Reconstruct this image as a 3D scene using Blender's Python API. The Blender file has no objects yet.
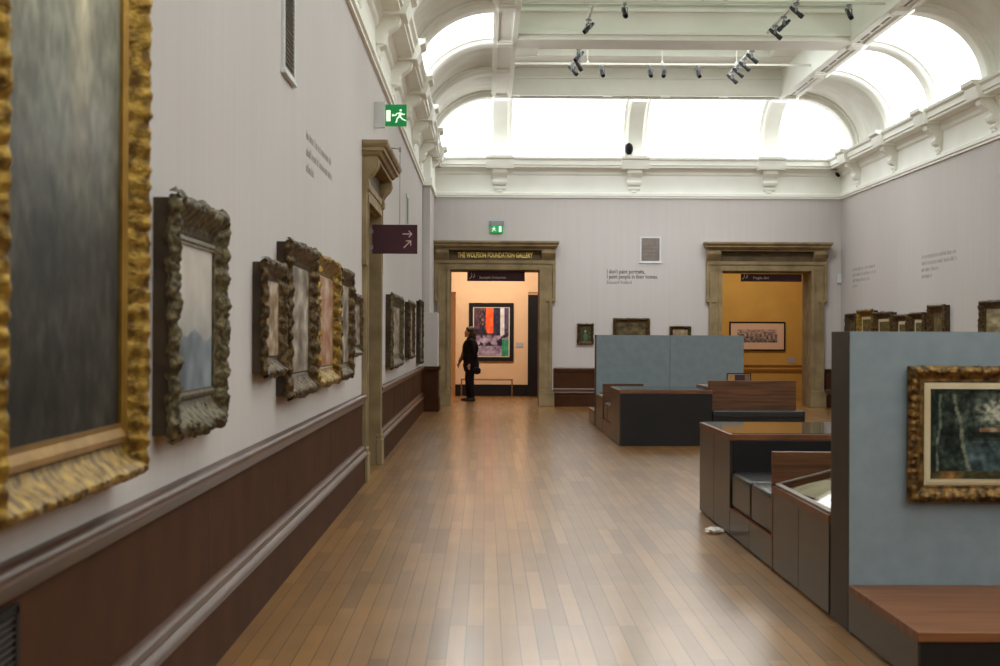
import bpy, bmesh, math, random
from math import sin, cos, pi, sqrt, exp
from mathutils import Vector, Matrix, noise
S = bpy.context.scene
COL = S.collection
random.seed(4)

# ------------------------------------------------------------------ materials
def lin(c):
    out = []
    for v in c:
        v = v / 255.0
        out.append(v / 12.92 if v <= 0.04045 else ((v + 0.055) / 1.055) ** 2.4)
    return (out[0], out[1], out[2], 1.0)

def new_mat(name):
    m = bpy.data.materials.new(name); m.use_nodes = True
    nt = m.node_tree
    return m, nt, nt.nodes['Principled BSDF']

def mat(name, c1, c2=None, scale=4.0, rough=0.6, metal=0.0, spec=0.5, bump=0.0, bscale=60.0, stretch=(1, 1, 1), detail=4.0, coat=0.0, coat_rough=0.1, lo=0.35, hi=0.65):
    m, nt, b = new_mat(name)
    b.inputs['Roughness'].default_value = rough
    b.inputs['Metallic'].default_value = metal
    b.inputs['Specular IOR Level'].default_value = spec
    b.inputs['Coat Weight'].default_value = coat
    b.inputs['Coat Roughness'].default_value = coat_rough
    tc = nt.nodes.new('ShaderNodeTexCoord')
    mp = nt.nodes.new('ShaderNodeMapping'); mp.inputs['Scale'].default_value = stretch
    nt.links.new(tc.outputs['Object'], mp.inputs['Vector'])
    n = nt.nodes.new('ShaderNodeTexNoise'); n.inputs['Scale'].default_value = scale; n.inputs['Detail'].default_value = detail
    nt.links.new(mp.outputs[0], n.inputs['Vector'])
    r = nt.nodes.new('ShaderNodeValToRGB')
    r.color_ramp.elements[0].position = lo; r.color_ramp.elements[1].position = hi
    r.color_ramp.elements[0].color = lin(c1); r.color_ramp.elements[1].color = lin(c2 or c1)
    nt.links.new(n.outputs['Fac'], r.inputs[0]); nt.links.new(r.outputs[0], b.inputs['Base Color'])
    if bump:
        n2 = nt.nodes.new('ShaderNodeTexNoise'); n2.inputs['Scale'].default_value = bscale; n2.inputs['Detail'].default_value = 3
        nt.links.new(mp.outputs[0], n2.inputs['Vector'])
        bp = nt.nodes.new('ShaderNodeBump'); bp.inputs['Strength'].default_value = bump; bp.inputs['Distance'].default_value = 0.01
        nt.links.new(n2.outputs['Fac'], bp.inputs['Height']); nt.links.new(bp.outputs[0], b.inputs['Normal'])
    return m

def emit(name, c, strength):
    m, nt, b = new_mat(name)
    b.inputs['Base Color'].default_value = lin(c)
    b.inputs['Emission Color'].default_value = lin(c)
    b.inputs['Emission Strength'].default_value = strength
    b.inputs['Roughness'].default_value = 0.6
    return m

def glass(name, tint=(235, 240, 238)):
    m = bpy.data.materials.new(name); m.use_nodes = True
    nt = m.node_tree; nt.nodes.clear()
    o = nt.nodes.new('ShaderNodeOutputMaterial'); mx = nt.nodes.new('ShaderNodeMixShader')
    t = nt.nodes.new('ShaderNodeBsdfTransparent'); t.inputs[0].default_value = lin(tint)
    g = nt.nodes.new('ShaderNodeBsdfGlossy'); g.inputs['Roughness'].default_value = 0.02
    f = nt.nodes.new('ShaderNodeFresnel'); f.inputs[0].default_value = 1.15
    ge = nt.nodes.new('ShaderNodeNewGeometry'); iv = nt.nodes.new('ShaderNodeMath'); iv.operation = 'SUBTRACT'; iv.inputs[0].default_value = 1.0
    nt.links.new(ge.outputs['Backfacing'], iv.inputs[1]); mm = nt.nodes.new('ShaderNodeMath'); mm.operation = 'MULTIPLY'   # reflect on entering only
    nt.links.new(f.outputs[0], mm.inputs[0]); nt.links.new(iv.outputs[0], mm.inputs[1]); nt.links.new(mm.outputs[0], mx.inputs[0]); nt.links.new(t.outputs[0], mx.inputs[1]); nt.links.new(g.outputs[0], mx.inputs[2])
    nt.links.new(mx.outputs[0], o.inputs[0])
    return m

def paint_mat(name='painted canvas', coat=0.09, cr=0.25, rough=0.5):
    m, nt, b = new_mat(name)
    a = nt.nodes.new('ShaderNodeAttribute'); a.attribute_name = 'paint'
    nt.links.new(a.outputs['Color'], b.inputs['Base Color'])
    b.inputs['Roughness'].default_value = rough; b.inputs['Specular IOR Level'].default_value = 0.2
    b.inputs['Coat Weight'].default_value = coat; b.inputs['Coat Roughness'].default_value = cr
    tc = nt.nodes.new('ShaderNodeTexCoord'); n = nt.nodes.new('ShaderNodeTexNoise'); n.inputs['Scale'].default_value = 55
    bp = nt.nodes.new('ShaderNodeBump'); bp.inputs['Strength'].default_value = 0.25; bp.inputs['Distance'].default_value = 0.004
    nt.links.new(tc.outputs['Object'], n.inputs[0]); nt.links.new(n.outputs[0], bp.inputs['Height']); nt.links.new(bp.outputs[0], b.inputs['Normal'])
    return m

def floor_mat():
    m, nt, b = new_mat('waxed oak strips')
    tc = nt.nodes.new('ShaderNodeTexCoord')
    mp = nt.nodes.new('ShaderNodeMapping'); mp.inputs['Rotation'].default_value = (0, 0, pi / 2)
    nt.links.new(tc.outputs['Object'], mp.inputs['Vector'])
    br = nt.nodes.new('ShaderNodeTexBrick')
    br.offset = 0.37; br.offset_frequency = 3; br.squash = 1.0
    br.inputs['Color1'].default_value = lin((158, 112, 54)); br.inputs['Color2'].default_value = lin((122, 84, 38))
    br.inputs['Mortar'].default_value = lin((50, 32, 20))
    br.inputs['Scale'].default_value = 1.0; br.inputs['Mortar Size'].default_value = 0.0026; br.inputs['Mortar Smooth'].default_value = 0.3
    br.inputs['Bias'].default_value = 0.0; br.inputs['Brick Width'].default_value = 1.35; br.inputs['Row Height'].default_value = 0.088
    nt.links.new(mp.outputs[0], br.inputs['Vector'])
    # grain, long in the direction of the strips
    mg = nt.nodes.new('ShaderNodeMapping'); mg.inputs['Scale'].default_value = (26, 1.1, 1)
    nt.links.new(tc.outputs['Object'], mg.inputs['Vector'])
    g = nt.nodes.new('ShaderNodeTexNoise'); g.inputs['Scale'].default_value = 1.0; g.inputs['Detail'].default_value = 5
    nt.links.new(mg.outputs[0], g.inputs['Vector'])
    gr = nt.nodes.new('ShaderNodeMapRange'); gr.inputs['To Min'].default_value = 0.7; gr.inputs['To Max'].default_value = 1.26
    nt.links.new(g.outputs['Fac'], gr.inputs[0])
    w = nt.nodes.new('ShaderNodeTexNoise'); w.inputs['Scale'].default_value = 1.1; w.inputs['Detail'].default_value = 6
    nt.links.new(tc.outputs['Object'], w.inputs['Vector'])
    wr = nt.nodes.new('ShaderNodeMapRange'); wr.inputs['From Min'].default_value = 0.1; wr.inputs['From Max'].default_value = 0.9
    wr.inputs['To Min'].default_value = 0.66; wr.inputs['To Max'].default_value = 1.26
    nt.links.new(w.outputs['Fac'], wr.inputs[0])
    mu = nt.nodes.new('ShaderNodeMath'); mu.operation = 'MULTIPLY'
    nt.links.new(gr.outputs[0], mu.inputs[0]); nt.links.new(wr.outputs[0], mu.inputs[1])
    vm = nt.nodes.new('ShaderNodeVectorMath'); vm.operation = 'SCALE'
    nt.links.new(br.outputs['Color'], vm.inputs[0]); nt.links.new(mu.outputs[0], vm.inputs['Scale'])
    nt.links.new(vm.outputs[0], b.inputs['Base Color'])
    sn = nt.nodes.new('ShaderNodeTexNoise'); sn.inputs['Scale'].default_value = 1.7; sn.inputs['Detail'].default_value = 3
    nt.links.new(tc.outputs['Object'], sn.inputs['Vector'])
    sr = nt.nodes.new('ShaderNodeValToRGB'); sr.color_ramp.elements[0].position = .42; sr.color_ramp.elements[1].position = .6
    sr.color_ramp.elements[0].color = lin((84, 58, 32)); sr.color_ramp.elements[1].color = lin((22, 14, 9))
    nt.links.new(sn.outputs['Fac'], sr.inputs[0]); nt.links.new(sr.outputs[0], br.inputs['Mortar'])
    # gloss differs from strip to strip, with worn cloudy patches
    b2 = nt.nodes.new('ShaderNodeTexBrick'); b2.offset = 0.37; b2.offset_frequency = 3
    for k, v in (('Scale', 1.0), ('Mortar Size', 0.0017), ('Mortar Smooth', 0.3), ('Brick Width', 1.35), ('Row Height', 0.088)): b2.inputs[k].default_value = v
    b2.inputs['Color1'].default_value = (.283, .283, .283, 1); b2.inputs['Color2'].default_value = (.315, .315, .315, 1); b2.inputs['Mortar'].default_value = (.4, .4, .4, 1)
    nt.links.new(mp.outputs[0], b2.inputs['Vector'])
    w2 = nt.nodes.new('ShaderNodeTexNoise'); w2.inputs['Scale'].default_value = 2.6; w2.inputs['Detail'].default_value = 4
    nt.links.new(tc.outputs['Object'], w2.inputs['Vector'])
    w3 = nt.nodes.new('ShaderNodeMath'); w3.operation = 'MULTIPLY_ADD'; w3.inputs[1].default_value = 0.07; w3.inputs[2].default_value = -0.005
    nt.links.new(w2.outputs['Fac'], w3.inputs[0])
    ra = nt.nodes.new('ShaderNodeMath'); ra.operation = 'ADD'
    nt.links.new(b2.outputs['Color'], ra.inputs[0]); nt.links.new(w3.outputs[0], ra.inputs[1]); nt.links.new(ra.outputs[0], b.inputs['Roughness'])
    b.inputs['Specular IOR Level'].default_value = 0.45
    b.inputs['Coat Weight'].default_value = 0.6; b.inputs['Coat Roughness'].default_value = 0.18
    return m

def weave_mat(name, c1, c2):
    m, nt, b = new_mat(name)
    tc = nt.nodes.new('ShaderNodeTexCoord')
    mp = nt.nodes.new('ShaderNodeMapping'); mp.inputs['Scale'].default_value = (14, 14, 0.5)
    nt.links.new(tc.outputs['Object'], mp.inputs['Vector'])
    n = nt.nodes.new('ShaderNodeTexNoise'); n.inputs['Scale'].default_value = 1.0; n.inputs['Detail'].default_value = 4
    nt.links.new(mp.outputs[0], n.inputs['Vector'])
    n2 = nt.nodes.new('ShaderNodeTexNoise'); n2.inputs['Scale'].default_value = 0.5
    nt.links.new(tc.outputs['Object'], n2.inputs['Vector'])
    ad = nt.nodes.new('ShaderNodeMath'); ad.operation = 'ADD'
    nt.links.new(n.outputs[0], ad.inputs[0]); nt.links.new(n2.outputs[0], ad.inputs[1])
    r = nt.nodes.new('ShaderNodeMapRange'); r.inputs['From Min'].default_value = 0.75; r.inputs['From Max'].default_value = 1.25
    nt.links.new(ad.outputs[0], r.inputs[0])
    mx = nt.nodes.new('ShaderNodeMix'); mx.data_type = 'RGBA'
    mx.inputs[6].default_value = lin(c1); mx.inputs[7].default_value = lin(c2)
    nt.links.new(r.outputs[0], mx.inputs[0]); nt.links.new(mx.outputs[2], b.inputs['Base Color'])
    b.inputs['Roughness'].default_value = 0.75; b.inputs['Specular IOR Level'].default_value = 0.25
    return m

M = {}
M['floor'] = floor_mat()
M['wall'] = weave_mat('lavender grey wall cloth', (187, 182, 180), (192, 187, 185))
M['plaster'] = mat('cream painted plaster', (236, 238, 229), (243, 244, 237), 1.6, 0.6, spec=0.3, bump=0.05, bscale=30)
M['plaster_old'] = mat('mottled cream plaster', (222, 222, 211), (236, 236, 227), 2.2, 0.65, spec=0.3, bump=0.1, bscale=14)
M['cove'] = emit('glowing cove panel', (250, 251, 252), 1.15)  # panel itself glows, in place of lamps hidden behind the ledge
M['stone'] = mat('olive brown stone', (120, 104, 74), (148, 130, 96), 3.0, 0.7, spec=0.3, bump=0.25, bscale=40)
M['stone_dark'] = mat('dark carved stone', (74, 60, 40), (94, 78, 54), 5.0, 0.7, spec=0.3, bump=0.2)
M['wood'] = mat('dark mahogany panelling', (64, 39, 25), (74, 47, 31), 1.0, 0.6, spec=0.05, stretch=(3, 3, 3), bump=0.03)
M['wood_rail'] = mat('polished mahogany rail', (62, 39, 25), (80, 52, 35), 2.0, 0.36, spec=0.35)
M['gilt'] = mat('old gold leaf', (90, 66, 26), (160, 128, 56), 20, 0.42, 0.75, bump=0.4, bscale=90, lo=0.38, hi=0.6)
M['gilt_old'] = mat('worn brown gold leaf', (62, 44, 20), (134, 102, 52), 30, 0.42, 0.65, bump=0.4, bscale=90, lo=0.38, hi=0.62)
M['gilt_flat'] = mat('burnished gold fillet', (150, 112, 36), (174, 134, 52), 8, 0.36, 0.8, bump=0.1)
M['bronze'] = mat('tarnished silver gilt', (54, 46, 28), (106, 94, 62), 32, 0.5, 0.5, bump=0.5, bscale=80, lo=0.38, hi=0.64)
M['browngilt'] = mat('brown tarnished gilt', (44, 32, 15), (106, 82, 42), 32, 0.46, 0.55, bump=0.5, bscale=80, lo=0.38, hi=0.66)
M['box'] = mat('stained frame box', (52, 40, 28), (72, 58, 40), 6, 0.6, spec=0.3)
M['slip'] = mat('cream slip', (196, 182, 146), (208, 196, 162), 8, 0.5)
M['paint'] = paint_mat()
M['paint_matt'] = paint_mat('matt painted canvas', 0.05, 0.3, 0.6)
M['print'] = paint_mat('printed picture', 0.1, 0.2, 0.6)
M['louvre'] = mat('grey louvre', (128, 118, 110), (140, 130, 122), 8, 0.6)
M['white'] = mat('white enamel', (196, 199, 198), (204, 207, 206), 5, 0.5)
M['green'] = emit('green sign face', (0, 112, 52), 0.28)
M['greenlit'] = emit('lit green sign face', (0, 118, 58), 0.5)
M['signwhite'] = emit('white pictogram', (206, 224, 200), 0.45)
M['maroon'] = mat('maroon sign enamel', (58, 24, 34), (66, 28, 38), 4, 0.5, spec=0.3)
M['arrow'] = mat('pale pink arrow paint', (206, 180, 178), None, 5, 0.6)
M['goldtext'] = mat('gold lettering', (246, 216, 118), (252, 226, 136), 5, 0.6, 0.0)
M['fainttext'] = mat('faint grey lettering', (146, 142, 138), None, 5, 0.8)
M['text'] = mat('grey wall lettering', (62, 58, 58), None, 5, 0.8)
M['paletext'] = mat('pale text', (214, 190, 186), None, 5, 0.6)
M['laminate'] = mat('bronze grey laminate', (42, 40, 33), (55, 52, 43), 2.0, 0.3, 0.25, spec=0.5, stretch=(1, 1, 6), bump=0.02)
M['black'] = mat('near black furniture panel', (18, 16, 16), (22, 20, 19), 4, 0.42, spec=0.3)
M['walnut'] = mat('walnut veneer', (70, 42, 24), (106, 66, 38), 1.6, 0.36, spec=0.4, stretch=(1.2, 7, 22), detail=6)
M['walnut_top'] = mat('walnut veneer top', (98, 58, 32), (126, 80, 46), 1.6, 0.4, spec=0.4, stretch=(1.2, 9, 9), detail=6)
M['walnut_edge'] = mat('walnut edge strip', (92, 52, 30), (116, 70, 42), 4, 0.35, spec=0.4)
M['glasstop'] = mat('tinted glass table top', (58, 58, 54), (64, 64, 58), 3, 0.05, spec=0.7)
M['leather'] = mat('black leather', (18, 18, 19), (27, 27, 28), 5, 0.3, spec=0.55, bump=0.15, bscale=20)
M['blue'] = mat('blue grey felt', (130, 144, 151), (137, 151, 158), 9, 0.85, spec=0.15, bump=0.08, bscale=150)
M['edge'] = mat('dark grey panel edge', (44, 41, 37), (51, 48, 43), 6, 0.45, spec=0.35)
M['glass'] = glass('case glass')
M['page'] = mat('open book paper', (196, 168, 136), (212, 190, 164), 6, 0.7)
M['tray'] = mat('tan mount board', (150, 118, 84), (170, 138, 102), 5, 0.8)
M['plug'] = mat('white plug', (222, 216, 206), (232, 228, 220), 12, 0.8)
M['track'] = mat('black spotlight metal', (44, 46, 50), (58, 60, 64), 8, 0.4, 0.3)
M['greymetal'] = mat('grey metal', (128, 130, 134), (142, 144, 148), 8, 0.35, 0.4)
M['rod'] = mat('white track', (216, 216, 208), None, 8, 0.4)
M['skyglass'] = emit('green obscured skylight glass', (214, 224, 210), 0.24)
M['skyfill'] = emit('unseen skylight fill glow', (240, 246, 244), 1.05)  # glow raised on panes out of view, to fill the room
M['peach'] = mat('warm peach wall', (208, 172, 132), (214, 178, 138), 2, 0.75, spec=0.2)
M['mustard'] = mat('mustard wall', (190, 148, 70), (198, 156, 76), 2, 0.75, spec=0.2)
M['mustard_rail'] = mat('brown mustard rail', (132, 84, 34), (140, 92, 38), 2, 0.6)
M['dark'] = mat('black void paint', (18, 15, 14), (24, 20, 18), 2, 0.7, spec=0.2)
M['brass'] = mat('brown barrier metal', (120, 88, 58), (132, 98, 66), 5, 0.4, 0.3)
M['coat'] = mat('black coat cloth', (22, 21, 24), (30, 28, 32), 20, 0.85, spec=0.15)
M['sleeve'] = mat('tan sleeve cloth', (120, 84, 62), (140, 100, 74), 20, 0.85, spec=0.15)
M['skin'] = mat('skin', (188, 136, 108), (200, 150, 120), 12, 0.55)
M['hair'] = mat('brown hair', (40, 29, 20), (66, 48, 33), 30, 0.6, bump=0.6, bscale=60, stretch=(1, 1, .3))
M['shoe'] = mat('black shoe leather', (20, 18, 18), None, 8, 0.4)
M['slot'] = mat('grey diffuser slot', (120, 118, 112), None, 8, 0.6)
M['label'] = mat('grey label card', (150, 148, 150), (164, 160, 160), 40, 0.7)

# ------------------------------------------------------------------ mesh helpers
class MB:
    def __init__(s): s.b = bmesh.new(); s.mi = 0
    def _t(s, faces):
        for f in faces: f.material_index = s.mi
    def box(s, x0, x1, y0, y1, z0, z1):
        if x0 > x1: x0, x1 = x1, x0
        if y0 > y1: y0, y1 = y1, y0
        v = [s.b.verts.new(p) for p in ((x0, y0, z0), (x1, y0, z0), (x1, y1, z0), (x0, y1, z0), (x0, y0, z1), (x1, y0, z1), (x1, y1, z1), (x0, y1, z1))]
        s._t([s.b.faces.new([v[i] for i in q]) for q in ((3, 2, 1, 0), (4, 5, 6, 7), (0, 1, 5, 4), (1, 2, 6, 5), (2, 3, 7, 6), (3, 0, 4, 7))])
        return s
    def prism(s, pts, fn, a, c):
        """closed outline pts extruded from a to c; fn((u,v),t)->xyz"""
        A = [s.b.verts.new(fn(p, a)) for p in pts]; B = [s.b.verts.new(fn(p, c)) for p in pts]
        n = len(pts); fs = [s.b.faces.new(A), s.b.faces.new(B[::-1])]
        for i in range(n): fs.append(s.b.faces.new((A[i], B[i], B[(i + 1) % n], A[(i + 1) % n])))
        s._t(fs); return s
    def tube(s, pts, r, n=8, cap=True, r2=None):
        pts = [Vector(p) for p in pts]; rings = []; m = len(pts)
        for i, p in enumerate(pts):
            d = (pts[min(i + 1, m - 1)] - pts[max(i - 1, 0)]).normalized()
            a = d.cross(Vector((0, 0, 1)))
            if a.length < 1e-3: a = d.cross(Vector((1, 0, 0)))
            a.normalize(); c = d.cross(a)
            rr = r if r2 is None else r + (r2 - r) * i / (m - 1)
            rings.append([s.b.verts.new(p + a * cos(2 * pi * k / n) * rr + c * sin(2 * pi * k / n) * rr) for k in range(n)])
        fs = []
        for i in range(m - 1):
            for k in range(n): fs.append(s.b.faces.new((rings[i][k], rings[i][(k + 1) % n], rings[i + 1][(k + 1) % n], rings[i + 1][k])))
        if cap: fs += [s.b.faces.new(rings[0][::-1]), s.b.faces.new(rings[-1])]
        s._t(fs); return s
    def ball(s, c, r, seg=14, ring=10, M4=None):
        if not isinstance(r, (tuple, list)): r = (r, r, r)
        mt = Matrix.Translation(c) @ (M4 or Matrix()) @ Matrix.Diagonal((r[0], r[1], r[2], 1))
        g = bmesh.ops.create_uvsphere(s.b, u_segments=seg, v_segments=ring, radius=1, matrix=mt)
        s._t({f for v in g['verts'] for f in v.link_faces}); return s
    def cap(s, p0, r0, p1, r1, n=14):
        """tapered capsule"""
        p0 = Vector(p0); p1 = Vector(p1)
        s.ball(p0, r0, n, 8); s.ball(p1, r1, n, 8); s.tube([p0, p1], r0, n, True, r1); return s
    def grid(s, nu, nv, fn, close=False):
        V = [[s.b.verts.new(fn(i / nu, j / nv)) for j in range(nv + 1)] for i in range(nu + 1)]
        s._t([s.b.faces.new((V[i][j], V[i + 1][j], V[i + 1][j + 1], V[i][j + 1])) for i in range(nu) for j in range(nv)])
        return s
    def build(s, name, mats, parent=None, smooth=False, bevel=0.0, weld=False, angle=40, seg=2):
        if weld: bmesh.ops.remove_doubles(s.b, verts=s.b.verts, dist=1e-4)
        bmesh.ops.recalc_face_normals(s.b, faces=s.b.faces)
        me = bpy.data.meshes.new(name); s.b.to_mesh(me); s.b.free()
        for m in (mats if isinstance(mats, (list, tuple)) else [mats]): me.materials.append(m)
        if smooth:
            for p in me.polygons: p.use_smooth = True
            try: me.set_sharp_from_angle(angle=math.radians(angle))
            except Exception: pass
        o = bpy.data.objects.new(name, me); COL.objects.link(o)
        if parent: o.parent = parent
        if bevel:
            b = o.modifiers.new('b', 'BEVEL'); b.width = bevel; b.segments = seg; b.limit_method = 'ANGLE'; b.angle_limit = math.radians(50)
        return o

def empty(name, loc=(0, 0, 0), rz=0.0):
    o = bpy.data.objects.new(name, None); COL.objects.link(o)
    o.location = loc; o.rotation_euler = (0, 0, rz); o.empty_display_size = 0.1
    return o
def tag(o, label, cat, group=None, kind=None):
    o['label'] = label; o['category'] = cat
    if group: o['group'] = group
    if kind: o['kind'] = kind
    return o
def structure(o, label=None):
    o['kind'] = 'structure'
    if label: o['label'] = label
    return o
def copy_tree(o, parent=None):
    c = o.copy(); COL.objects.link(c); c.parent = parent
    for ch in list(o.children): copy_tree(ch, c)
    return c
def text(name, body, width, loc, rot, m, parent=None, font_w=None, thick=0.002, align='LEFT', bold=0.0):
    cu = bpy.data.curves.new(name, 'FONT'); cu.body = body; cu.size = 1; cu.extrude = 0; cu.offset = bold; cu.align_x = align
    cu.resolution_u = 2
    o = bpy.data.objects.new(name, cu); COL.objects.link(o)
    bpy.context.view_layer.update()
    w = o.dimensions.x
    dg = bpy.context.evaluated_depsgraph_get()
    me = bpy.data.meshes.new_from_object(o.evaluated_get(dg))
    bpy.data.objects.remove(o)
    sc = width / max(w, 1e-3); hs = sc if font_w is None else font_w
    me.transform(Matrix.Diagonal((sc, hs, 1, 1)))
    bm = bmesh.new(); bm.from_mesh(me)
    r = bmesh.ops.extrude_face_region(bm, geom=bm.faces[:])
    for v in [g for g in r['geom'] if isinstance(g, bmesh.types.BMVert)]: v.co.z += thick
    bmesh.ops.recalc_face_normals(bm, faces=bm.faces)
    bm.to_mesh(me); bm.free()
    me.name = name; me.materials.clear(); me.materials.append(m)
    o = bpy.data.objects.new(name, me); COL.objects.link(o); o.parent = parent
    o.location = loc; o.rotation_euler = rot
    return o

# ------------------------------------------------------------------ room numbers
XL, XR, YB, YF = -1.26, 7.70, 33.67, -4.0       # wall faces
TH = 0.82                                        # wall thickness
DZ, DW = 2.94, 0.97                              # door opening height, half width
DOORX = (0.21, 6.07); LDY = 17.20
ZL = 5.34                                        # top of cornice ledge
ZBM = 6.46                                       # underside of ceiling beams
BX = (0.13, 0.50, 6.07, 6.40)                    # beam x extents
RIBY = [32.05 - 2.87 * k for k in range(13)]
RIBX = (0.30, 3.20, 6.12)

# floor
m = MB(); m.box(XL - 3.2, XR + 1.6, YF - .3, 46.5, -0.12, 0.0)
structure(m.build('floor', M['floor']), 'waxed honey oak strip floor running towards the far doors')

def wall_boxes(m, along0, along1, holes, fn, z1=7.35):
    x = along0
    for c in holes:
        fn(m, x, c - DW, 0, z1); fn(m, c - DW, c + DW, DZ, z1); x = c + DW
    fn(m, x, along1, 0, z1)
m = MB(); wall_boxes(m, YF, YB + TH, [LDY], lambda m, a, b, z0, z1: m.box(XL - TH, XL, a, b, z0, z1))
structure(m.build('wall_left', M['wall']), 'long pale wall on the left hung with gilt frames')
m = MB(); wall_boxes(m, XL, XR, DOORX, lambda m, a, b, z0, z1: m.box(a, b, YB, YB + TH, z0, z1))
structure(m.build('wall_back', M['wall']), 'pale end wall with two stone framed doorways')
m = MB(); m.box(XR, XR + .4, YF, YB + TH, 0, 7.35)
structure(m.build('wall_right', M['wall']), 'long pale wall on the right')
m = MB(); m.box(XL - TH, XR + .4, YF - .3, YF, 0, 7.35)
structure(m.build('wall_front', M['wall']))
# pier at the far left corner
m = MB(); m.box(XL, -1.105, 31.1, YB, 0.88, 4.52); m.box(XL - .1, -.94, 31.09, 31.9, 0.88, 1.97)
pier = structure(m.build('wall_pier', M['wall'], bevel=.01), 'shallow grey pier in the far left corner')
m = MB(); m.box(XL, -.93, 31.06, 31.95, 0.0, 0.86); m.box(XL, -.91, 31.03, 31.98, 0, .27); m.box(XL, -.90, 31.02, 31.99, .82, .90)
m.build('pier_panelling', M['wood'], pier, bevel=.008)
m = MB(); m.box(XL, -1.06, 31.04, YB, 4.50, 4.66); m.box(XL, -1.09, 31.08, YB, 4.66, 5.12)
m.build('pier_capital', M['plaster'], pier, bevel=.01)

# panelling and skirting
PANEL = [(0, .36), (.012, .36), (.012, .80), (.03, .81), (.035, .835), (.05, .85), (.062, .875), (.055, .895), (.03, .905), (0, .905)]
SKIRT = [(0, 0), (.045, 0), (.045, .265), (.06, .275), (.066, .295), (.055, .315), (.04, .325), (.045, .34), (.042, .36), (.028, .375), (.022, .392), (0, .392)]
def run(prof, kind, a, b, mb):
    if kind != 'L' and prof[-1][1] > .5: prof = [(d, .36 + (z - .36) * .87) for d, z in prof]
    f = {'L': lambda p, t: (XL + p[0], t, p[1]), 'R': lambda p, t: (XR - p[0], t, p[1]), 'B': lambda p, t: (t, YB - p[0], p[1])}[kind]
    mb.prism(prof, f, a, b)
segs = {'L': [(YF, LDY - 1.26), (LDY + 1.26, 31.03)], 'R': [(YF, YB)], 'B': [(XL, DOORX[0] - 1.27), (DOORX[0] + 1.27, DOORX[1] - 1.27), (DOORX[1] + 1.27, XR)]}
for n, (k, side) in enumerate((('L', 'left'), ('B', 'back'), ('R', 'right'))):
    m = MB(); [run(SKIRT[:3] + [(0, .265)], k, a, b, m) for a, b in segs[k]]
    bb = structure(m.build('baseboard_' + side, M['wood']), 'dark mahogany moulded skirting of the %s wall' % side)
    m = MB(); [run([(0, .265)] + SKIRT[2:], k, a, b, m) for a, b in segs[k]]
    m.build('skirting_bead', M['wood_rail'], bb, smooth=True, angle=30)
    m = MB(); [run(PANEL[:3] + [(.012, .80)] + [(0, .80)], k, a, b, m) for a, b in segs[k]]
    t = structure(m.build('trim_%d' % (n + 1), M['wood']), 'dark mahogany dado panelling of the %s wall' % side)
    m = MB(); [run([(0, .80)] + PANEL[2:], k, a, b, m) for a, b in segs[k]]
    m.build('dado_rail', M['wood_rail'], t, smooth=True, angle=50)
    if k == 'L':
        m = MB()
        for y in (7.1, 9.9, 12.7, 15.3, 21.4, 24.2, 27.2): m.box(XL + .012, XL + .0140, y, y + .004, .39, .80)
        m.build('panel_joint', M['wood_rail'], t)

# cornice with ledge
CORN = [(0, 4.50), (.035, 4.50), (.035, 4.53), (.06, 4.545), (.06, 4.60), (.03, 4.62), (.015, 4.66), (.015, 4.98), (.05, 5.01), (.06, 5.06), (.10, 5.10), (.12, 5.13), (.30, 5.13), (.30, 5.17), (.33, 5.18), (.33, 5.27), (.37, 5.30), (.38, 5.34), (0, 5.34)]
def console(mb, P):
    """scroll bracket; P(d, s, z): d out of the wall, s sideways"""
    out = [(0, 4.66), (.05, 4.66), (.07, 4.70), (.05, 4.745), (.09, 4.76), (.13, 4.78), (.15, 4.83), (.13, 4.88), (.15, 4.93), (.21, 4.97), (.27, 5.02), (.29, 5.08), (.28, 5.125), (0, 5.125)]
    mb.prism(out, lambda p, t: P(p[0], t, p[1]), -.125, .125)
    out2 = [(d * .9, z) for d, z in out]
    mb.prism([(0, 4.80)] + out2[5:], lambda p, t: P(p[0], t, p[1]), -.155, .155)
    # little hanging drop
    mb.prism([(0, 4.60), (.05, 4.60), (.07, 4.63), (.05, 4.665), (0, 4.665)], lambda p, t: P(p[0], t, p[1]), -.05, .05)
    mb.prism([(.0, 5.10), (.36, 5.10), (.40, 5.20), (.40, 5.28), (.46, 5.31), (.47, 5.365), (0, 5.365)], lambda p, t: P(p[0], t, p[1]), -.30, .30)
sides = {
 'left': (lambda d, s, z: (XL + d, s, z), [(YF, YB)], [y for y in RIBY]),
 'right': (lambda d, s, z: (XR - d, s, z), [(YF, YB)], [y for y in RIBY]),
 'back': (lambda d, s, z: (s, YB - d, z), [(XL, XR)], RIBX),
 'front': (lambda d, s, z: (s, YF + d, z), [(XL, XR)], RIBX)}
for n, (side, (P, sg, cs)) in enumerate(sides.items()):
    m = MB()
    for a, b in sg: m.prism(CORN, lambda p, t: P(p[0], t, p[1]), a, b)
    t = structure(m.build('trim_%d' % (n + 4), M['plaster'], smooth=True, angle=28), 'cream moulded cornice and ledge of the %s wall' % side)
    for c in cs:
        if side == 'front' or (side != 'back' and c < 2): continue
        mb = MB(); console(mb, lambda d, s, z: P(d, c + s, z)); mb.build('bracket', M['plaster'], t, smooth=True, angle=28)

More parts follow.
